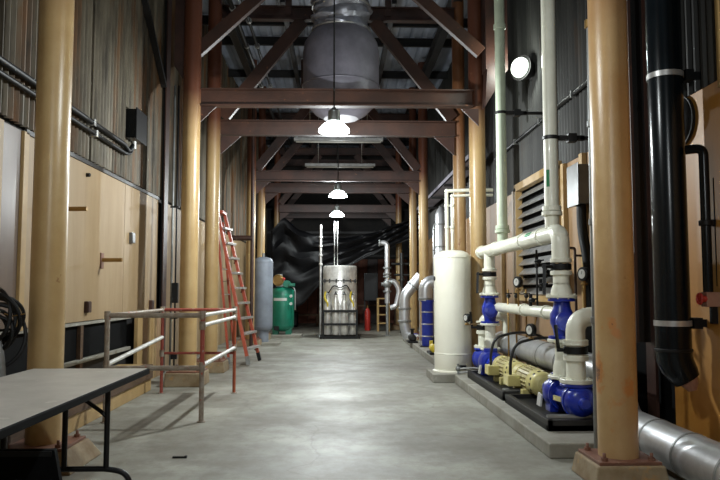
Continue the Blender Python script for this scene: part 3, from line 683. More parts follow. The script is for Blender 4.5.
# tarpaulin
Yt = 26.4; vs = []; fs = []; n, m_ = 70, 24; random.seed(2)
top = [(272, 232), (285, 219), (300, 231), (320, 237), (345, 238), (370, 234), (400, 224), (425, 212)]
bot = [(272, 318), (285, 312), (300, 306), (320, 286), (345, 268), (370, 256), (400, 243), (425, 232)]
def interp(tb, x):
    for (a, ya), (b, yb) in zip(tb, tb[1:]):
        if a <= x <= b: f_ = (x - a) / (b - a); f_ = f_ * f_ * (3 - 2 * f_) * .4 + f_ * .6; return ya + (yb - ya) * f_
    return tb[-1][1]
for i in range(n + 1):
    px = 272 + 153 * i / n; a = at(px, interp(top, px), Yt); b = at(px, interp(bot, px), Yt)
    for k in range(m_ + 1):
        f_ = k / m_; p = a.lerp(b, f_)
        sag = math.sin(i * .16) * .1
        u = i / n; p.y += .13 * math.sin(f_ * 22 + 5 * (u - .45) ** 2 * 6) * (1 - f_) ** .7 + .05 * math.sin(f_ * 41 + u * 9) * (1 - f_) + .05 * math.sin(u * 19 + f_ * 5) - .5 * (1 - f_) ** 2
        vs.append(p)
for i in range(n):
    for k in range(m_): q = i * (m_ + 1) + k; fs.append((q, q + 1, q + m_ + 2, q + m_ + 1))
tp_ = obj('tarpaulin', MB().add(vs, fs, True), 'tarp'); sd = tp_.modifiers.new('thickness', 'SOLIDIFY'); sd.thickness = .01
tag(tp_, 'large sagging black tarpaulin slung across the far end of the hall', 'tarpaulin')

# far clutter
q = at(367.5, 329, 27); t = thing('gas_cylinder', (q.x, 27, 0), 'slim red gas cylinder standing far off right of the silver machine', 'cylinder')
obj('bottle', MB().lathe((q.x, 27, 0), (0, 0, 1), [(0, .1), (.02, .11), (.72, .11), (.8, .08), (.86, .04)], 16), 'red_paint', t); obj('valve', MB().cyl((q.x, 27, .84), (q.x, 27, .96), .025), 'brass', t)
a = at(364, 273, 28.5); b = at(378, 301, 28.5)
t = thing('control_cabinet', ((a.x + b.x) / 2, 28.5, 0), 'dark control cabinet on legs far off beyond the silver pipe', 'cabinet')
obj('body', MB().bb(a.x, b.x, 28.5, 28.9, b.z, a.z), 'black_gloss', t, bev=.01); obj('door', MB().bb(a.x + .03, b.x - .03, 28.47, 28.5, b.z + .03, a.z - .03), 'black', t, bev=.005)
for x in (a.x + .03, b.x - .03): obj('leg', MB().bb(x - .025, x + .025, 28.55, 28.6, 0, b.z), 'black', t)
a = at(378, 298, 26.5); b = at(386, 330, 26.5)
t = thing('wooden_shelf', ((a.x + b.x) / 2, 26.5, 0), 'small pale wooden rack standing far off behind the thin silver pipe', 'shelf')
for x in (a.x, b.x + .1):
    for yy in (26.4, 26.8): obj('upright', MB().bb(x - .03, x + .03, yy - .03, yy + .03, 0, a.z), 'wood_pale', t)
for z in (.3, .62, .95, a.z - .02): obj('shelf_board', MB().bb(a.x, b.x + .1, 26.4, 26.8, z - .02, z + .02), 'wood_pale', t)
a = at(289, 312, 29.4); t = thing('dark_cabinet', (a.x, 29.4, 0), 'low black cabinet far off just right of the green tank', 'cabinet')
obj('body', MB().bb(a.x - .25, a.x + .35, 29.4, 29.9, 0, a.z), 'black_matt', t, bev=.01); obj('door', MB().bb(a.x - .22, a.x + .32, 29.37, 29.4, .1, a.z - .04), 'black', t, bev=.005)
t = thing('low_bench', (-.6, 31, 0), 'long low dark bench along the far end wall, left of the machine', 'bench')
obj('seat', MB().bb(-2.1, .3, 30.8, 31.2, .42, .5), 'old_wood', t)
for x in (-2.0, -.9, .2): obj('leg', MB().bb(x - .04, x + .04, 30.85, 31.15, 0, .42), 'old_wood', t)
t = thing('low_bench', (1.6, 30.5, 0), 'dark workbench far off right of the silver machine', 'bench')
obj('top', MB().bb(.7, 2.6, 30.2, 30.9, .85, .92), 'old_wood', t)
for x in (.8, 2.5): obj('leg', MB().bb(x - .04, x + .04, 30.3, 30.8, 0, .85), 'old_wood', t)

# ================================================================ RIGHT: PLINTHS
ye = 6.5
tag(obj('concrete_plinth', MB().bb(1.95, 3.3, ye, 11.75, 0, .14), 'concrete', bev=.015), 'long low concrete plinth carrying the two blue pumps', 'plinth')
tag(obj('concrete_plinth', MB().bb(1.98, 3.3, 13.0, 21.5, 0, .14), 'concrete', bev=.015), 'long low concrete plinth running on behind the white tank', 'plinth')
tx = at(452.5, 300, 12.3).x
tag(obj('concrete_pad', MB().bb(tx - .42, tx + .42, 11.82, 12.7, 0, .14), 'concrete', bev=.012), 'square concrete pad under the white tank', 'pad')
zt3 = at(452, 250, 12.3).z
t = thing('white_tank', (tx, 12.3, 0), 'tall cream-white cylindrical tank in front of the rusty column', 'tank')
H = zt3 - .16
r = .325
obj('shell', MB().lathe((tx, 12.3, .16), (0, 0, 1), [(0, r - .01), (.02, r), (.3, r), (.305, r - .004), (H - .14, r), (H - .1, r * .97), (H - .05, r * .84), (H - .015, r * .55), (H, r * .15)], 44), 'tank_white', t)
obj('foot_ring', MB().lathe((tx, 12.3, .14), (0, 0, 1), [(0, r + .03), (.02, r + .03), (.035, r)], 44), 'tank_white', t)
obj('seam', MB().torus((tx, 12.3, zt3 - .14), (0, 0, 1), r, .006, 44, 6), 'tank_white', t)
obj('seam', MB().torus((tx, 12.3, .45), (0, 0, 1), r, .006, 44, 6), 'tank_white', t)
obj('vent_slot', MB().bb(tx + .02, tx + .17, 12.3 - r - .02, 12.3 - r + .05, .2, .27), 'black', t)
obj('bung', MB().cyl((tx - .33, 12.25, 1.75), (tx - .28, 12.25, 1.75), .04), 'dark_steel', t)
# white pipe loop above the tank
yy = 12.75; x1, x2 = at(446.8, 220, yy).x, at(452.2, 220, yy).x; z1, z2 = at(447, 191, yy).z, at(452, 196, yy).z; xr = at(474, 192, yy).x
for k, (x, z, lab) in enumerate(((x1, z1, 'outer of two thin white pipes looping up behind the white tank'), (x2, z2, 'inner of two thin white pipes looping up behind the white tank'))):
    t = thing('white_loop_pipe', (x, yy, 1.8), lab, 'pipe')
    obj('pipe', MB().tube([(x, yy, 1.6), (x, yy, z), (xr, yy, z + .02), (xr + .35, yy, z + .02)], .034 if k == 0 else .026, 12, fil=.05), 'pipe_white', t)
    for zz in (2.7, 3.1): obj('union', MB().disc((x, yy, zz), (0, 0, 1), .045, .05, 10), 'pipe_white', t)
    obj('elbow', MB().ball((x, yy, z), .042 - k * .006), 'pipe_white', t)

# ================================================================ PUMPS
PX = 2.5
def frame_base(y0, y1, label):
    t = thing('pump_skid', (PX, (y0 + y1) / 2, .14), label, 'frame')
    obj('tray', MB().bb(2.1, 3.0, y0, y1, .14, .2), 'black', t, bev=.005)
    obj('rim', MB().bb(2.1, 2.16, y0, y1, .14, .25).bb(2.94, 3.0, y0, y1, .14, .25).bb(2.1, 3.0, y0, y0 + .06, .14, .25).bb(2.1, 3.0, y1 - .06, y1, .14, .25), 'dark_steel', t, bev=.006)
    obj('crossbar', MB().cyl((2.14, y0 + .16, .25), (2.6, y0 + .16, .25), .03), 'silver_dull', t)
    return t
frame_base(7.05, 8.85, 'black steel skid under the nearer blue pump')
frame_base(8.98, 11.4, 'dark steel skid under the farther blue pump')
def pump(y, label, X=2.5, sg=1, z=.40):
    """blue centrifugal pump; sg=+1 faces the camera end of the hall, -1 the far end"""
    t = thing('pump', (X, y, .2), label, 'pump')
    D = (0, sg, 0); Y_ = lambda d: y + sg * d
    obj('volute', MB().lathe((X, Y_(-.13), z), D, [(0, .11), (.02, .16), (.07, .19), (.17, .195), (.24, .17), (.27, .12)], 28), 'blue', t)
    obj('volute_flange', MB().flange((X, Y_(-.13), z), D, .18, .03, 10), 'blue', t)
    obj('waist', MB().lathe((X, Y_(-.46), z), D, [(0, .13), (.08, .105), (.2, .1), (.33, .13)], 24), 'blue', t)
    obj('suction_cover', MB().lathe((X, Y_(-.76), z), D, [(0, .06), (.02, .1), (.05, .14), (.11, .165), (.2, .17), (.3, .15), (.34, .12)], 28), 'blue', t)
    obj('cover_flange', MB().flange((X, Y_(-.6), z), D, .182, .03, 10), 'blue', t)
    obj('cover_boss', MB().lathe((X, Y_(-.82), z), D, [(0, .045), (.015, .065), (.08, .07)], 20), 'blue', t)
    obj('bearing_housing', MB().lathe((X, Y_(.12), z), D, [(0, .11), (.04, .085), (.2, .08), (.22, .1), (.26, .1), (.28, .05), (.38, .04)], 22), 'blue', t)
    obj('mounting_foot', MB().bb(X - .15, X + .15, y - .09, y + .09, .2, .3), 'blue', t, bev=.01)
    obj('nameplate', MB().bar((X - .14, Y_(-.2), z - .02), (X - .1, Y_(-.4), z - .02), .02, .05), 'motor_yellow', t, label='pale painted stripe')
    obj('suction_neck', MB().lathe((X, Y_(-.6), z + .06), (0, 0, 1), [(0, .12), (.05, .1)], 20), 'blue', t)
    obj('discharge_neck', MB().lathe((X, Y_(0), z + .1), (0, 0, 1), [(0, .12), (.12, .11)], 20), 'blue', t)
    obj('drip_guard', MB().prism([(X - .22, Y_(.06), .24), (X - .22, Y_(.2), .24), (X - .2, Y_(.2), .38), (X - .2, Y_(.08), .36)], (.02, 0, 0)), 'gauge_face', t)
    return t
def motor(y0, y1, label, r=.15, slots_near=True):
    t = thing('motor', (PX, (y0 + y1) / 2, .25), label, 'motor')
    z = .40; L = y1 - y0
    body = obj('body', MB().lathe((PX, y0 + L * .28, z), (0, 1, 0), [(0, r * .95), (L * .5, r * .95)], 28), 'motor_body', t)
    fins = MB()
    for k in range(20):
        a = 2 * math.pi * k / 20; c = Vector((PX + (r * .95 + .008) * math.cos(a), y0 + L * .53, z + (r * .95 + .008) * math.sin(a)))
        rot = Matrix.Rotation(-a, 3, 'Y'); fins.box(c, (.03, L * .46, .006), rot)
    obj('cooling_fins', fins, 'motor_body', t, kind='stuff')
    eb = obj('end_bell', MB().lathe((PX, y0, z), (0, 1, 0), [(0, r * .55), (.02, r * .85), (.06, r * 1.04), (L * .28 - .01, r * 1.04), (L * .28, r)], 28), 'motor_yellow', t)
    sl = MB()
    for k in range(14):
        a = 2 * math.pi * k / 14
        for q in range(1):
            c = Vector((PX + r * 1.04 * math.cos(a), y0 + .1 + q * .09, z + r * 1.04 * math.sin(a)))
            sl.box(c, (.008, .05, .03), Matrix.Rotation(-a, 3, 'Y'))
    obj('vent_slots', sl, 'black', eb, kind='stuff')
    obj('end_bell', MB().lathe((PX, y1 - L * .24, z), (0, 1, 0), [(0, r), (.01, r * 1.06), (L * .16, r * 1.06), (L * .22, r * .8), (L * .24, r * .4)], 28), 'motor_yellow', t)
    for f_ in (.3, .65): obj('mounting_foot', MB().bb(PX - .18, PX + .18, y0 + L * f_, y0 + L * (f_ + .1), .2, .3), 'motor_yellow', t, bev=.008)
    obj('shaft', MB().cyl((PX, y0 - .12, z), (PX, y0 + .02, z), .03), 'steel_bright', t)
    obj('terminal_box', MB().bb(PX - .31, PX - .14, y0 + L * .5, y0 + L * .74, .31, .45), 'motor_yellow', t, bev=.012)
    obj('cable', MB().tube([(PX - .25, y0 + L * .6, .44), (PX - .25, y0 + L * .6, .62), (PX - .18, y0 + L * .62, .85), (PX + .15, y0 + L * .65, .93), (PX + .45, y0 + L * .7, .9), (PX + .76, y0 + L * .7, .75), (PX + .76, y0 + L * .7, .4)], .02, 10, fil=.15), 'dark_steel', t)
    return t
pump(7.88, 'nearer blue pump at the front end of the black skid')
motor(8.5, 9.6, 'nearer pale yellow pump motor with a slotted end bell')
motor(9.72, 10.75, 'farther pale yellow pump motor under the arched grey hose', r=.15)
pump(11.22, 'farther blue pump beside the white tank', 2.44, -1)

# ---- risers with valves
def riser(y, label, ztop=2.2, zbot=.56, hl=1):
    t = thing('valve_riser', (PX, y, zbot), label, 'pipe')
    P = lambda z: (PX, y, z)
    obj('pipe', MB().cyl(P(zbot), P(1.02), .085, seg=20), 'pipe_white', t)
    obj('flange', MB().flange(P(zbot + .03), (0, 0, 1), .165, .035), 'pipe_white', t)
    obj('reducer', MB().lathe(P(zbot + .05), (0, 0, 1), [(0, .11), (.1, .105), (.16, .085)], 20), 'pipe_white', t)
    obj('flange', MB().flange(P(.99), (0, 0, 1), .165, .035), 'pipe_white', t)
    bv = obj('check_valve', MB().lathe(P(1.01), (0, 0, 1), [(0, .15), (.03, .15), (.035, .09), (.1, .1), (.17, .13), (.27, .13), (.33, .1), (.41, .085), (.415, .15), (.45, .15)], 24), 'blue', t)
    obj('valve_cap', MB().lathe((PX - .02, y - .1, 1.2), (0, -1, .1), [(0, .09), (.06, .085), (.065, .105), (.09, .105), (.1, .06)], 18), 'blue', bv)
    obj('flange', MB().flange(P(1.48), (0, 0, 1), .17, .035), 'pipe_white', t)
    obj('reducer', MB().lathe(P(1.49), (0, 0, 1), [(0, .12), (.05, .115), (.12, .09), (.14, .09)], 20), 'pipe_white', t)
    obj('pipe', MB().cyl(P(1.6), P(1.76), .09, seg=20), 'pipe_white', t)
    obj('collar', MB().disc(P(1.74), (0, 0, 1), .118, .05), 'pipe_white', t)
    w = obj('butterfly_valve', MB().disc(P(1.81), (0, 0, 1), .115, .07), 'black', t)
    obj('lever', MB().cyl((PX, y, 1.81), (PX - .22, y - .04, 1.81), .02).bar((PX - .2, y - .04, 1.84), (PX - .23, y - .12, 1.5), .035, .02), 'black', w)
    obj('collar', MB().disc(P(1.88), (0, 0, 1), .118, .05), 'pipe_white', t)
    obj('pipe', MB().cyl(P(1.86), P(ztop - (.2 if hl == 0 else .02)), .088, seg=20), 'pipe_white', t)
    return t
riser(7.78, 'nearer white riser with blue check valve and black butterfly valve')
riser(11.5, 'farther white riser with blue check valve, beside the column', hl=1)
# header with elbow
HZ = 2.2
t = thing('header_pipe', (PX, 10, HZ), 'thick white header pipe joining the tops of both risers', 'pipe')
obj('pipe', MB().tube([(PX, 7.78, 1.9), (PX, 7.78, HZ), (PX, 12.05, HZ)], .1, 20, fil=.26, nf=10), 'pipe_white', t)
for yy in (8.45, 9.3, 11.0): obj('coupling', MB().disc((PX, yy, HZ), (0, 1, 0), .113, .07), 'pipe_white', t)
obj('end_cap', MB().lathe((PX, 12.02, HZ), (0, 1, 0), [(0, .115), (.06, .115), (.09, .08), (.1, .02)], 20), 'pipe_white', t)
obj('flow_tag', MB().add([(PX + .1015 * math.cos(a), yy, HZ + .1015 * math.sin(a)) for a in [2.2 + .12 * k for k in range(7)] for yy in (8.7, 8.95)], [(2 * k, 2 * k + 1, 2 * k + 3, 2 * k + 2) for k in range(6)], True), 'green_tag', t, label='green flow direction sticker')
# vertical pipes
for (px, y, r, m, pyc, lab, nm) in ((504, 10.54, .078, 'pipe_green', 113, 'slimmer pale greenish vertical pipe rising to the roof by the wall lamp', 'a'), (549.5, 8.07, .083, 'pipe_white', 138, 'thicker white vertical pipe rising to the roof past the louvre', 'b')):
    t = thing('vertical_pipe', (PX, y, HZ), lab, 'pipe')
    obj('pipe', MB().cyl((PX, y, HZ + .07), (PX, y, 8.2), r, seg=20), m, t)
    obj('pipe_union', MB().disc((PX, y, HZ + .24), (0, 0, 1), r + .035, .05).disc((PX, y, HZ + .30), (0, 0, 1), r + .025, .06), m, t)
    zc = at(px, pyc, y).z
    obj('clamp', MB().disc((PX, y, zc), (0, 0, 1), r + .012, .045).bb(PX + r, PX + .4, y - .02, y + .02, zc - .03, zc + .03).bb(PX + .2, PX + .3, y - .05, y + .05, zc - .05, zc + .05), 'dark_steel', t)
    obj('wall_arm', MB().bb(PX + .35, WR + .04, y - .02, y + .02, zc - .02, zc + .02), 'dark_steel', t)
    if nm == 'b': obj('flow_tag', MB().add([(PX + (r + .002) * math.cos(a), y + (r + .002) * math.sin(a), z) for a in [3.7 + .12 * k for k in range(5)] for z in (2.75, 2.95)], [(2 * k, 2 * k + 1, 2 * k + 3, 2 * k + 2) for k in range(4)], True), 'green_tag', t, label='small green sticker')
    else: obj('pipe_union', MB().disc((PX, y, at(500, 27, y).z), (0, 0, 1), r + .015, .08), m, t)
# suction elbow of each pump
def suction(y, label, X=2.5, z1=1.27, wall=True, r=.1):
    t = thing('suction_pipe', (X, y, .50), label, 'pipe')
    pts = [(X, y, .6), (X, y, z1), (2.86, y, z1), (2.86, y, .8)]
    obj('elbow_pipe', MB().tube(pts, r, 20, fil=.19, nf=9), 'pipe_white', t)
    obj('flange', MB().flange((X, y, .60), (0, 0, 1), r + .07, .045, 8), 'pipe_white', t)
    obj('blue_ring', MB().flange((X, y, .56), (0, 0, 1), r + .07, .03, 8), 'blue', t)
    obj('collar', MB().disc((X, y, .84), (0, 0, 1), r + .03, .06), 'pipe_white', t)
    obj('collar', MB().disc((X, y, 1.0), (0, 0, 1), r + .03, .06), 'pipe_white', t)
    w = obj('butterfly_valve', MB().disc((X, y, .92), (0, 0, 1), r + .025, .075), 'black', t)
    obj('lever', MB().cyl((X, y, .92), (X - .19, y + .03, .92), .02).bar((X - .17, y + .03, .9), (X - .19, y + .06, 1.18), .035, .02), 'black', w)
suction(7.35, 'big white suction elbow above the nearer blue pump')
suction(11.82, 'white suction pipe above the farther blue pump', X=2.44, z1=1.12, r=.075)
# link pipe
t = thing('link_pipe', (PX + .12, 10, 1.27), 'cream horizontal pipe running between the two blue check valves', 'pipe')
obj('pipe', MB().cyl((PX + .12, 8.3, 1.27), (PX + .12, 11.4, 1.27), .075, seg=18), 'pipe_white', t)
for yy in (8.75, 9.8): obj('coupling', MB().disc((PX + .12, yy, 1.27), (0, 1, 0), .09, .06), 'pipe_white', t)
# big silver insulated pipe behind the pumps, and its foreground run
t = thing('insulated_pipe', (2.78, 8, .25), 'fat silver-clad insulated pipe running along the floor behind the pumps', 'pipe')
a = at(668, 443, 5.6)
sp = [(2.84, 3.6, .22), (2.84, 6.98, .22), (2.86, 7.3, .65), (2.86, 12.2, .65)]
obj('cladding', MB().tube(sp, .185, 32, fil=.22, nf=8), 'silver', t)
for (x, yy, z) in ((2.84, 4.4, .22), (2.84, 4.95, .22), (2.84, 5.6, .22), (2.84, 6.2, .22), (2.86, 7.9, .65), (2.86, 8.7, .65), (2.86, 9.5, .65), (2.86, 10.6, .65)):
    obj('band', MB().lathe((x, yy, z), (0, 1, 0), [(0, .186), (.004, .191), (.026, .191), (.03, .186)], 32, cap=False), 'silver_dull', t)
obj('pipe_stand', MB().bb(3.02, 3.1, 9.0, 9.08, .14, .55), 'dark_steel', t)
obj('pipe_stand', MB().bb(3.02, 3.1, 10.9, 10.98, .14, .55), 'dark_steel', t)
obj('foot_block', MB().bb(2.68, 2.98, 5.2, 5.3, 0, .06), 'dark_steel', t)
# gauges
def gauge(x, y, z, label, r, to):
    t = thing('pressure_gauge', (x, y, z), label, 'gauge')
    obj('case', MB().disc((x, y, z), (1, .45, 0), r, .06), 'black', t)
    d = Vector((1, .45, 0)).normalized()
    obj('dial', MB().disc(Vector((x, y, z)) - d * .032, (1, .45, 0), r * .66, .004), 'gauge_face', t)
    obj('needle', MB().bar(Vector((x, y, z)) - d * .037, Vector((x, y, z)) - d * .037 + Vector((0, -.02, .03)), .004, .006), 'black', t)
    obj('stem', MB().tube([(x, y, z - r * .8), (x, y, min(z - r - .03, to[2])) if to[2] < z - .1 else (x, y, z - r - .04), to], .014, 8), 'brass', t)
    obj('cock', MB().cyl((x - .035, y, z - r - .03), (x + .035, y, z - r - .03), .014, seg=8), 'brass', t)
p = at(531, 330, 9.2); gauge(p.x, p.y, p.z, 'black pressure gauge above the nearer yellow motor', .085, (PX + .12, p.y, 1.21))
p = at(584, 274, 7.35); gauge(p.x, p.y, p.z, 'black pressure gauge right of the nearer butterfly valve', .075, (p.x, 7.35, 1.35))
p = at(467, 318, 11.3); gauge(p.x, p.y, p.z, 'black pressure gauge overlapping the right edge of the white tank', .07, (2.38, 11.7, 1.0))
p = at(518, 282, 9.9); gauge(p.x, p.y, p.z, 'black pressure gauge in front of the louvre between the two risers', .08, (PX + .12, 9.9, 1.33))
# manifolds of thin pipes behind the risers
t = thing('instrument_rack', (3.0, 9.0, 1.4), 'rusty tube rack with small valves on the wall behind the nearer riser', 'rack')
p = at(560, 248, 9.2); q = at(576, 300, 9.2)
obj('rack_frame', MB().tube([(p.x, 9.2, q.z), (p.x, 9.2, p.z), (q.x, 9.2, p.z), (q.x, 9.2, q.z)], .018, 8, fil=.03).cyl((q.x, 9.2, p.z - .1), (WR, 9.2, p.z - .1), .015).cyl((p.x + .1, 9.2, q.z), (p.x + .1, 9.2, p.z), .012), 'brown_steel', t)
obj('foot_tube', MB().cyl((q.x, 9.2, .14), (q.x, 9.2, q.z), .018).cyl((p.x, 9.2, .83), (p.x, 9.2, q.z), .018), 'brown_steel', t)
for px, py in ((536, 262), (540, 285), (530, 300), (545, 272)):
    v = at(px, py, 9.25); obj('small_valve', MB().cyl((v.x, 9.22, v.z - .08), (v.x, 9.22, v.z + .08), .022).cyl((v.x, 9.1, v.z), (v.x, 9.22, v.z), .03).bar((v.x - .06, 9.1, v.z), (v.x + .06, 9.1, v.z + .02), .02, .02), 'black', t)
obj('manifold_tube', MB().tube([(at(536, 262, 9.25).x, 9.22, at(536, 250, 9.25).z), (at(536, 262, 9.25).x, 9.22, 1.3)], .014, 8), 'dark_steel', t)
t = thing('instrument_rack', (2.9, 10.9, 1.4), 'small brass valves and tubes between farther riser and louvre', 'rack')
for px in (508, 516, 526):
    v = at(px, 296, 10.6); obj('tube', MB().cyl((v.x, 10.6, .14), (v.x, 10.6, v.z + .1), .014, seg=8), 'brass', t); obj('small_valve', MB().ball((v.x, 10.58, v.z), .035).bar((v.x - .05, 10.55, v.z + .04), (v.x + .05, 10.55, v.z + .04), .015, .015), 'dark_steel', t)

# drain tubes on the floor edge by the white tank pad
t = thing('drain_tube', (2.3, 11.7, .16), 'thin silver drain tubes lying between white tank pad and pump skid', 'pipe')
a = at(458, 374, 11.76); b = at(480, 377, 11.5)
obj('tube', MB().tube([(a.x, 11.75, .17), (a.x + .2, 11.72, .2), (b.x + .1, 11.6, .2)], .022, 8), 'aluminium', t)
obj('tube', MB().tube([(a.x - .02, 11.72, .24), (a.x + .25, 11.7, .26), (b.x + .1, 11.65, .24)], .014, 8), 'aluminium', t)
obj('tap', MB().ball((a.x, 11.74, .24), .045).cyl((a.x, 11.74, .15), (a.x, 11.74, .32), .02), 'silver_dull', t)

# ================================================================ RIGHT WALL FITTINGS
# wall lamp
p = at(521.5, 68, 11.6)
wx = p.x
t = thing('wall_lamp', (wx, 11.6, p.z), 'glowing round bulkhead lamp high on the right between the two vertical pipes', 'lamp')
dn = Vector((-.85, -.55, .05)).normalized()
obj('lens', MB().lathe(Vector(p), dn, [(0, .17), (.05, .175), (.1, .15), (.13, .09), (.14, .02)], 24), 'lit_glass', t)
obj('housing', MB().lathe(Vector(p) - dn * .22, dn, [(0, .08), (.04, .15), (.2, .215), (.235, .22)], 24), 'dark_steel', t)
obj('bracket', MB().tube([Vector(p) - dn * .2, Vector(p) - dn * .3 + Vector((.1, 0, -.05)), (WR, 11.9, p.z - .1)], .03, 10, fil=.05), 'dark_steel', t)
l = bpy.data.lights.new('wall_lamp_light', 'POINT'); l.energy = 55; l.color = (.93, 1, .92); l.shadow_soft_size = .12
o = bpy.data.objects.new('wall_lamp_light', l); COL.objects.link(o); o.location = Vector(p) + dn * .3
# long conduit on the upper right wall
t = thing('wall_conduit', (WR - .05, 10, 4.2), 'thin dark conduit sloping past behind the vertical pipes on right wall', 'conduit')
obj('pipe', MB().cyl((WR - .04, 8.9, at(590, 86, 9.2).z), (WR - .04, 14.5, at(590, 86, 9.2).z), .03, seg=10), 'black', t)
for yy in (9.6, 11.2, 12.8): obj('clip', MB().bb(WR - .08, WR + .02, yy - .02, yy + .02, at(590, 86, 9.2).z - .05, at(590, 86, 9.2).z + .05), 'silver_dull', t)
# silver box with black flexible conduit
p = at(575, 187, 9.3)
t = thing('switch_box', (WR - .1, 9.3, p.z), 'silver metal switch box on right wall with a thick black cable', 'box')
obj('body', MB().bb(3.14, 3.3, 8.98, 9.38, p.z - .26, p.z + .26), 'box_silver', t, bev=.012)
obj('cover', MB().bb(3.125, 3.14, 8.96, 9.4, p.z - .28, p.z + .28), 'box_silver', t, bev=.006)
obj('mount', MB().bb(3.3, WR + .02, 9.05, 9.3, p.z - .15, p.z + .15), 'dark_steel', t)
q = at(588, 265, 9.15)
obj('flexible_conduit', MB().tube([(3.22, 9.12, p.z - .25), (3.22, 9.12, p.z - .6), (3.24, 8.95, q.z), (3.24, 8.95, .0)], .065, 14, fil=.3), 'black', t)
# upright thin conduit next to the near column
a = at(596.5, 440, 6.25); b = at(582.5, 24, 6.25)
t = thing('vertical_conduit', (a.x, 6.25, 0), 'thin bright vertical conduit hugging the left side of the nearest right column', 'conduit')
obj('pipe', MB().cyl((a.x, 6.25, .0), (b.x + .06, 6.25, b.z), .024, seg=12), 'silver_dull', t)
obj('pipe', MB().cyl((b.x + .06, 6.25, b.z), (b.x + .06, 6.25, 6.5), .03, seg=12), 'black', t, label='black upper length')
obj('pipe_union', MB().disc((b.x + .06, 6.25, b.z), (0, 0, 1), .04, .08), 'brass', t)
for py in (124, 222, 320): z = at(590, py, 6.25).z; f_ = (z) / b.z; obj('coupling', MB().disc((a.x + (b.x + .06 - a.x) * f_, 6.25, z), (0, 0, 1), .034, .06), 'silver_dull', t)
# dark I column near the wall
x = at(646, 300, 6.9).x
t = thing('wall_stanchion', (3.1, 7.05, 0), 'dark brown steel upright in shadow between nearest right column and black pipe', 'stanchion')
obj('web', MB().bb(3.14, 3.3, 7.34, 7.37, 1.0, 8.1), 'dark_steel', t)
obj('steel_flange', MB().bb(3.11, 3.14, 7.25, 7.46, 1.0, 8.1), 'brown_steel', t)
obj('steel_flange', MB().bb(3.3, 3.33, 7.25, 7.46, 0.02, 8.1), 'brown_steel', t)
obj('base', MB().bb(3.2, 3.34, 7.2, 7.5, 0, .02), 'plate', t)
# thick black pipe
Yp = 6.35; P0 = at(672, 300, Yp); x = P0.x; r = .155
zb = at(680, 352, Yp).z
t = thing('black_pipe', (x, Yp, zb), 'thick glossy black downpipe on the right ending in a short elbow', 'pipe')
obj('pipe', MB().cyl((x, Yp, zb), (x, Yp, 8.2), r, seg=32), 'black_gloss', t)
e2 = at(690, 378, Yp)
obj('elbow', MB().tube([(x, Yp, zb + .02), (x + .005, Yp, zb - .06), (x + .03, Yp - .01, zb - .13), (x + .07, Yp - .03, zb - .2), (x + .10, Yp - .04, zb - .25)], [r * 1.02, r * 1.02, r * .98, r * .88, r * .76], 28), 'black_gloss', t)
obj('outlet_cone', MB().tube([(x + .10, Yp - .04, zb - .24), (x + .125, Yp - .05, zb - .3), (x + .135, Yp - .055, zb - .34)], [r * .6, r * .42, r * .25], 18), 'copper_pink', t)
obj('joint', MB().disc((x, Yp, zb + .02), (0, 0, 1), r + .01, .03), 'black', t)
for py, py2 in ((77, 0), (323, 0)):
    z = at(672, py, Yp).z
    obj('clamp', MB().lathe((x, Yp, z - .025), (0, 0, 1), [(0, r + .008), (.05, r + .008)], 28), 'aluminium', t)
    obj('clamp_arm', MB().bb(x + r, WR + .02, Yp - .06, Yp - .02, z - .035, z + .035).bb(x + r, x + r + .08, Yp - .09, Yp + .02, z - .05, z + .05), 'black', t)
# round dished cap beside the pipe
p = at(689, 122, 6.6)
t = thing('round_cap', (WR, 6.6, p.z), 'dark round dished metal cap on the wall, half hidden behind the black pipe', 'cap')
obj('dish', MB().lathe((WR, 6.6, p.z), (-1, 0, 0), [(0, .235), (.03, .24), (.05, .225), (.09, .16), (.11, .02)], 36), 'dark_steel', t)
obj('rim', MB().torus((WR - .03, 6.6, p.z), (-1, 0, 0), .238, .01, 36, 6), 'black', t)
# smaller black pipe with valve
p1 = at(684, 150, 6.1); p2 = at(704, 170, 6.1); p3 = at(706, 292, 6.1)
t = thing('black_drop_pipe', (p2.x, 6.1, p3.z), 'slim black bent pipe dropping to a pinkish valve on the orange wall', 'pipe')
obj('pipe', MB().tube([(x + .1, 6.2, p1.z + .02), (p2.x, 6.1, p1.z + .02), (p2.x, 6.1, p3.z)], .042, 14, fil=.14), 'black_gloss', t)
obj('pipe', MB().cyl((p2.x + .09, 6.1, p1.z - .25), (p2.x + .09, 6.1, p3.z + .05), .014, seg=8), 'black', t)
zc = at(706, 223, 6.1).z
obj('clamp', MB().disc((p2.x, 6.1, zc), (0, 0, 1), .06, .05).bb(p2.x, WR + .01, 6.08, 6.12, zc - .03, zc + .03), 'black', t)
obj('valve_body', MB().bb(p2.x - .04, p2.x + .08, 6.05, 6.16, p3.z - .13, p3.z), 'copper_pink', t, bev=.008)
obj('handwheel', MB().cyl((p2.x - .09, 6.08, p3.z - .06), (p2.x - .03, 6.08, p3.z - .06), .03).torus((p2.x - .09, 6.08, p3.z - .06), (1, 0, 0), .045, .012, 16, 6), 'red_paint', t)
obj('outlet', MB().bb(p2.x + .02, p2.x + .07, 6.08, 6.13, p3.z - .28, p3.z - .13), 'black', t)
obj('stay', MB().bb(p2.x + .05, WR + .01, 6.1, 6.14, p3.z - .08, p3.z - .05), 'dark_steel', t)
# pale strip at the frame's right edge
q = at(718.5, 40, 5.95)
t = thing('wall_strip', (WR - .03, 5.95, 3.3), 'pale vertical strip at the top right edge above the orange wall', 'trim')
obj('strip', MB().bb(WR - .06, WR - .02, 5.80, 5.87, 3.3, 6.5), 'wood_pale', t, bev=.004)
obj('bracket', MB().bb(WR - .03, WR + .06, 5.8, 5.87, 3.3, 3.36), 'dark_steel', t)

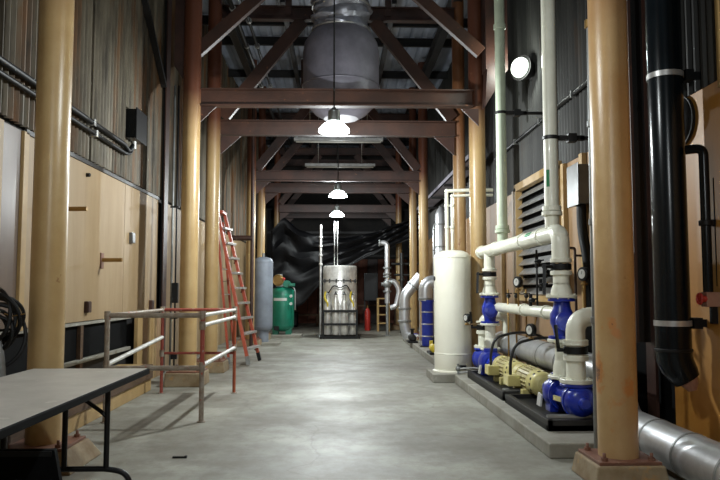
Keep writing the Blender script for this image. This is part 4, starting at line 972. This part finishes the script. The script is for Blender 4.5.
# ================================================================ RIGHT FAR EQUIPMENT
# cable tray
t = thing('cable_tray', (2.95, 19, 4.3), 'grey-brown cable tray sloping away high along the right wall', 'tray')
obj('tray', MB().bb(2.75, 3.15, 14.6, 25, 4.3, 4.33).bb(2.75, 2.77, 14.6, 25, 4.3, 4.42).bb(3.13, 3.15, 14.6, 25, 4.3, 4.42), 'duct_grey', t)
for yy in (15.5, 18, 20.5, 23): obj('bracket', MB().bb(2.75, WR + .03, yy - .03, yy + .03, 4.24, 4.3), 'dark_steel', t)
for k in range(3): obj('cable', MB().cyl((2.85 + .1 * k, 14.6, 4.36), (2.85 + .1 * k, 25, 4.36), .025, seg=8), 'black', t)
# silver vertical ducts behind the tank
for k, (px, Y, r, pa, pb, lab) in enumerate(((441, 18.6, .16, 207, 300, 'fat silver vertical duct left of the thin white loop pipes'), (436, 20.2, .1, 222, 300, 'slimmer silver vertical duct farther left behind the white tank'))):
    a = at(px, pa, Y); b = at(px, pb, Y)
    t = thing('vertical_duct', (a.x, Y, .14), lab, 'duct')
    obj('pipe', MB().lathe((a.x, Y, .14), (0, 0, 1), [(0, r), (a.z - .34, r), (a.z - .22, r * .7), (a.z - .14, r * .3)], 24), 'silver', t)
    for z in (1.9, 2.7, 3.3): obj('band', MB().disc((a.x, Y, z), (0, 0, 1), r + .012, .04), 'silver_dull', t)
# blue filter vessels with silver elbow
Yf = 17.6; p = at(427.5, 320, Yf)
t = thing('blue_filter', (p.x, Yf, .14), 'tall blue cylindrical filter under a silver elbow, behind the white tank', 'filter')
zt4 = at(428, 300, Yf).z
obj('vessel', MB().lathe((p.x, Yf, .14), (0, 0, 1), [(0, .1), (.02, .14), (.1, .15), (zt4 - .2, .15), (zt4 - .16, .18), (zt4 - .14, .18)], 24), 'blue', t)
for z in (.4, .7, 1.0): obj('strap', MB().disc((p.x, Yf, z), (0, 0, 1), .158, .03), 'aluminium', t)
for dx in (-.2, .2): obj('stay_tube', MB().cyl((p.x + dx, Yf - .05, .14), (p.x + dx, Yf - .05, zt4 + .02), .015), 'aluminium', t)
obj('yellow_foot', MB().bb(p.x + .02, p.x + .2, Yf - .3, Yf - .15, .14, .3), 'yellow_part', t, bev=.01)
obj('foot', MB().bb(p.x - .2, p.x + .2, Yf - .2, Yf + .2, .138, .16), 'black', t)
q = at(423, 288, Yf)
t = thing('silver_elbow', (p.x, Yf, zt4), 'silver-clad elbow pipe bending over the blue filter', 'pipe')
obj('cladding', MB().tube([(p.x - .05, Yf, zt4 - .02), (p.x - .05, Yf, q.z + .15), (p.x + .8, Yf, q.z + .15)], .17, 24, fil=.3), 'silver', t)
obj('band', MB().disc((p.x - .05, Yf, zt4 + .03), (0, 0, 1), .185, .05), 'silver_dull', t)
# slanting silver pipe
Yd = 20.9
pts = [at(420, 341, Yd - 1.0), at(408, 337, Yd), at(404.5, 324, Yd), at(404.5, 296, Yd), at(421, 276, Yd)]
t = thing('slanting_pipe', (pts[2].x, Yd, .14), 'large silver pipe rising from the floor and slanting up to the right', 'pipe')
obj('cladding', MB().tube(pts, [.17] * 40, 24) if False else MB().tube(pts, .165, 24, fil=.16), 'silver', t)
for p in (pts[2].lerp(pts[3], .1), pts[2].lerp(pts[3], .55)): obj('band', MB().disc(p, (0, 0, 1), .2, .06), 'silver_dull', t)
obj('flange', MB().flange(pts[3].lerp(pts[4], .5), (pts[4] - pts[3]), .2, .04), 'silver_dull', t)
p = pts[0].lerp(pts[1], .35)
obj('blue_band', MB().disc(p, pts[1] - pts[0], .176, .08), 'blue', t)
obj('foot', MB().bb(pts[1].x - .06, pts[1].x + .06, Yd - .1, Yd + .1, 0, .2), 'dark_steel', t)
# tall thin silver pipe with valves
Yv = 23.8; p = at(387.3, 300, Yv); zt5 = at(387, 243, Yv).z
t = thing('tall_valve_pipe', (p.x, Yv, 0), 'tall thin silver pipe with elbow top, valves and side loop, right of far machine', 'pipe')
obj('pipe', MB().tube([(p.x, Yv, 0), (p.x, Yv, zt5), (p.x - .2, Yv, zt5 + .1), (p.x - .28, Yv, zt5 + .0)], .075, 16, fil=.15) if False else MB().tube([(p.x, Yv, 1.1), (p.x, Yv, zt5), (p.x - .26, Yv, zt5)], .085, 16, fil=.16), 'silver', t)
obj('post', MB().cyl((p.x, Yv, 0), (p.x, Yv, 1.15), .05), 'silver_dull', t)
obj('pipe_flange', MB().flange((p.x - .26, Yv, zt5), (1, 0, 0), .12, .04, 6), 'silver_dull', t)
for z in (2.1, 2.3, 2.0, 1.5): obj('flange', MB().flange((p.x, Yv, z), (0, 0, 1), .14, .05, 6), 'silver_dull', t)
obj('valve_body', MB().ball((p.x, Yv, 1.75), .15).cyl((p.x - .2, Yv, 1.75), (p.x + .05, Yv, 1.75), .06), 'silver_dull', t)
obj('side_loop', MB().tube([(p.x, Yv, 1.85), (p.x + .25, Yv, 1.85), (p.x + .42, Yv, 1.55), (p.x + .3, Yv, 1.0), (p.x + .1, Yv, .95)], .09, 14, fil=.15), 'silver', t)
obj('base', MB().disc((p.x, Yv, .01), (0, 0, 1), .12, .02), 'silver_dull', t)
# dark pipe cluster between columns
p = at(405, 262, 25.5)
t = thing('dark_manifold', (p.x, 25.5, 0), 'dark steel valve manifold standing between the far right columns', 'manifold')
obj('pipe', MB().cyl((p.x - .12, 25.5, 0), (p.x - .12, 25.5, 2.9), .07).cyl((p.x + .35, 25.5, 0), (p.x + .35, 25.5, 2.5), .05), 'dark_steel', t)
obj('crossbar', MB().cyl((p.x - .5, 25.5, 2.5), (p.x + .6, 25.5, 2.5), .05).cyl((p.x - .4, 25.5, 2.1), (p.x + .5, 25.5, 2.1), .04), 'dark_steel', t)
obj('flange', MB().flange((p.x - .12, 25.5, 2.5), (0, 0, 1), .13, .05, 6).flange((p.x - .12, 25.5, 1.9), (0, 0, 1), .13, .05, 6), 'dark_steel', t)
# low red valve and small pipework on the second plinth
for k, (px, py, Y, lab) in enumerate(((434, 352, 15.6, 'small black and yellow pump on the rear plinth left of white tank'), (412, 345, 19.0, 'small dark pump on the rear plinth beneath the slanting pipe'))):
    q = at(px, py, Y); 
    t = thing('small_pump', (q.x, Y, .14), lab, 'pump')
    obj('body', MB().lathe((q.x, Y - .25, .27), (0, 1, 0), [(0, .05), (.03, .1), (.35, .1), (.38, .06), (.5, .05)], 18), 'yellow_part' if k == 0 else 'dark_steel', t)
    obj('foot', MB().bb(q.x - .13, q.x + .13, Y - .3, Y + .25, .14, .19), 'black', t, bev=.01)
    obj('neck', MB().cyl((q.x, Y - .1, .3), (q.x, Y - .1, .5), .04).disc((q.x, Y - .1, .5), (0, 0, 1), .07, .03), 'black', t)
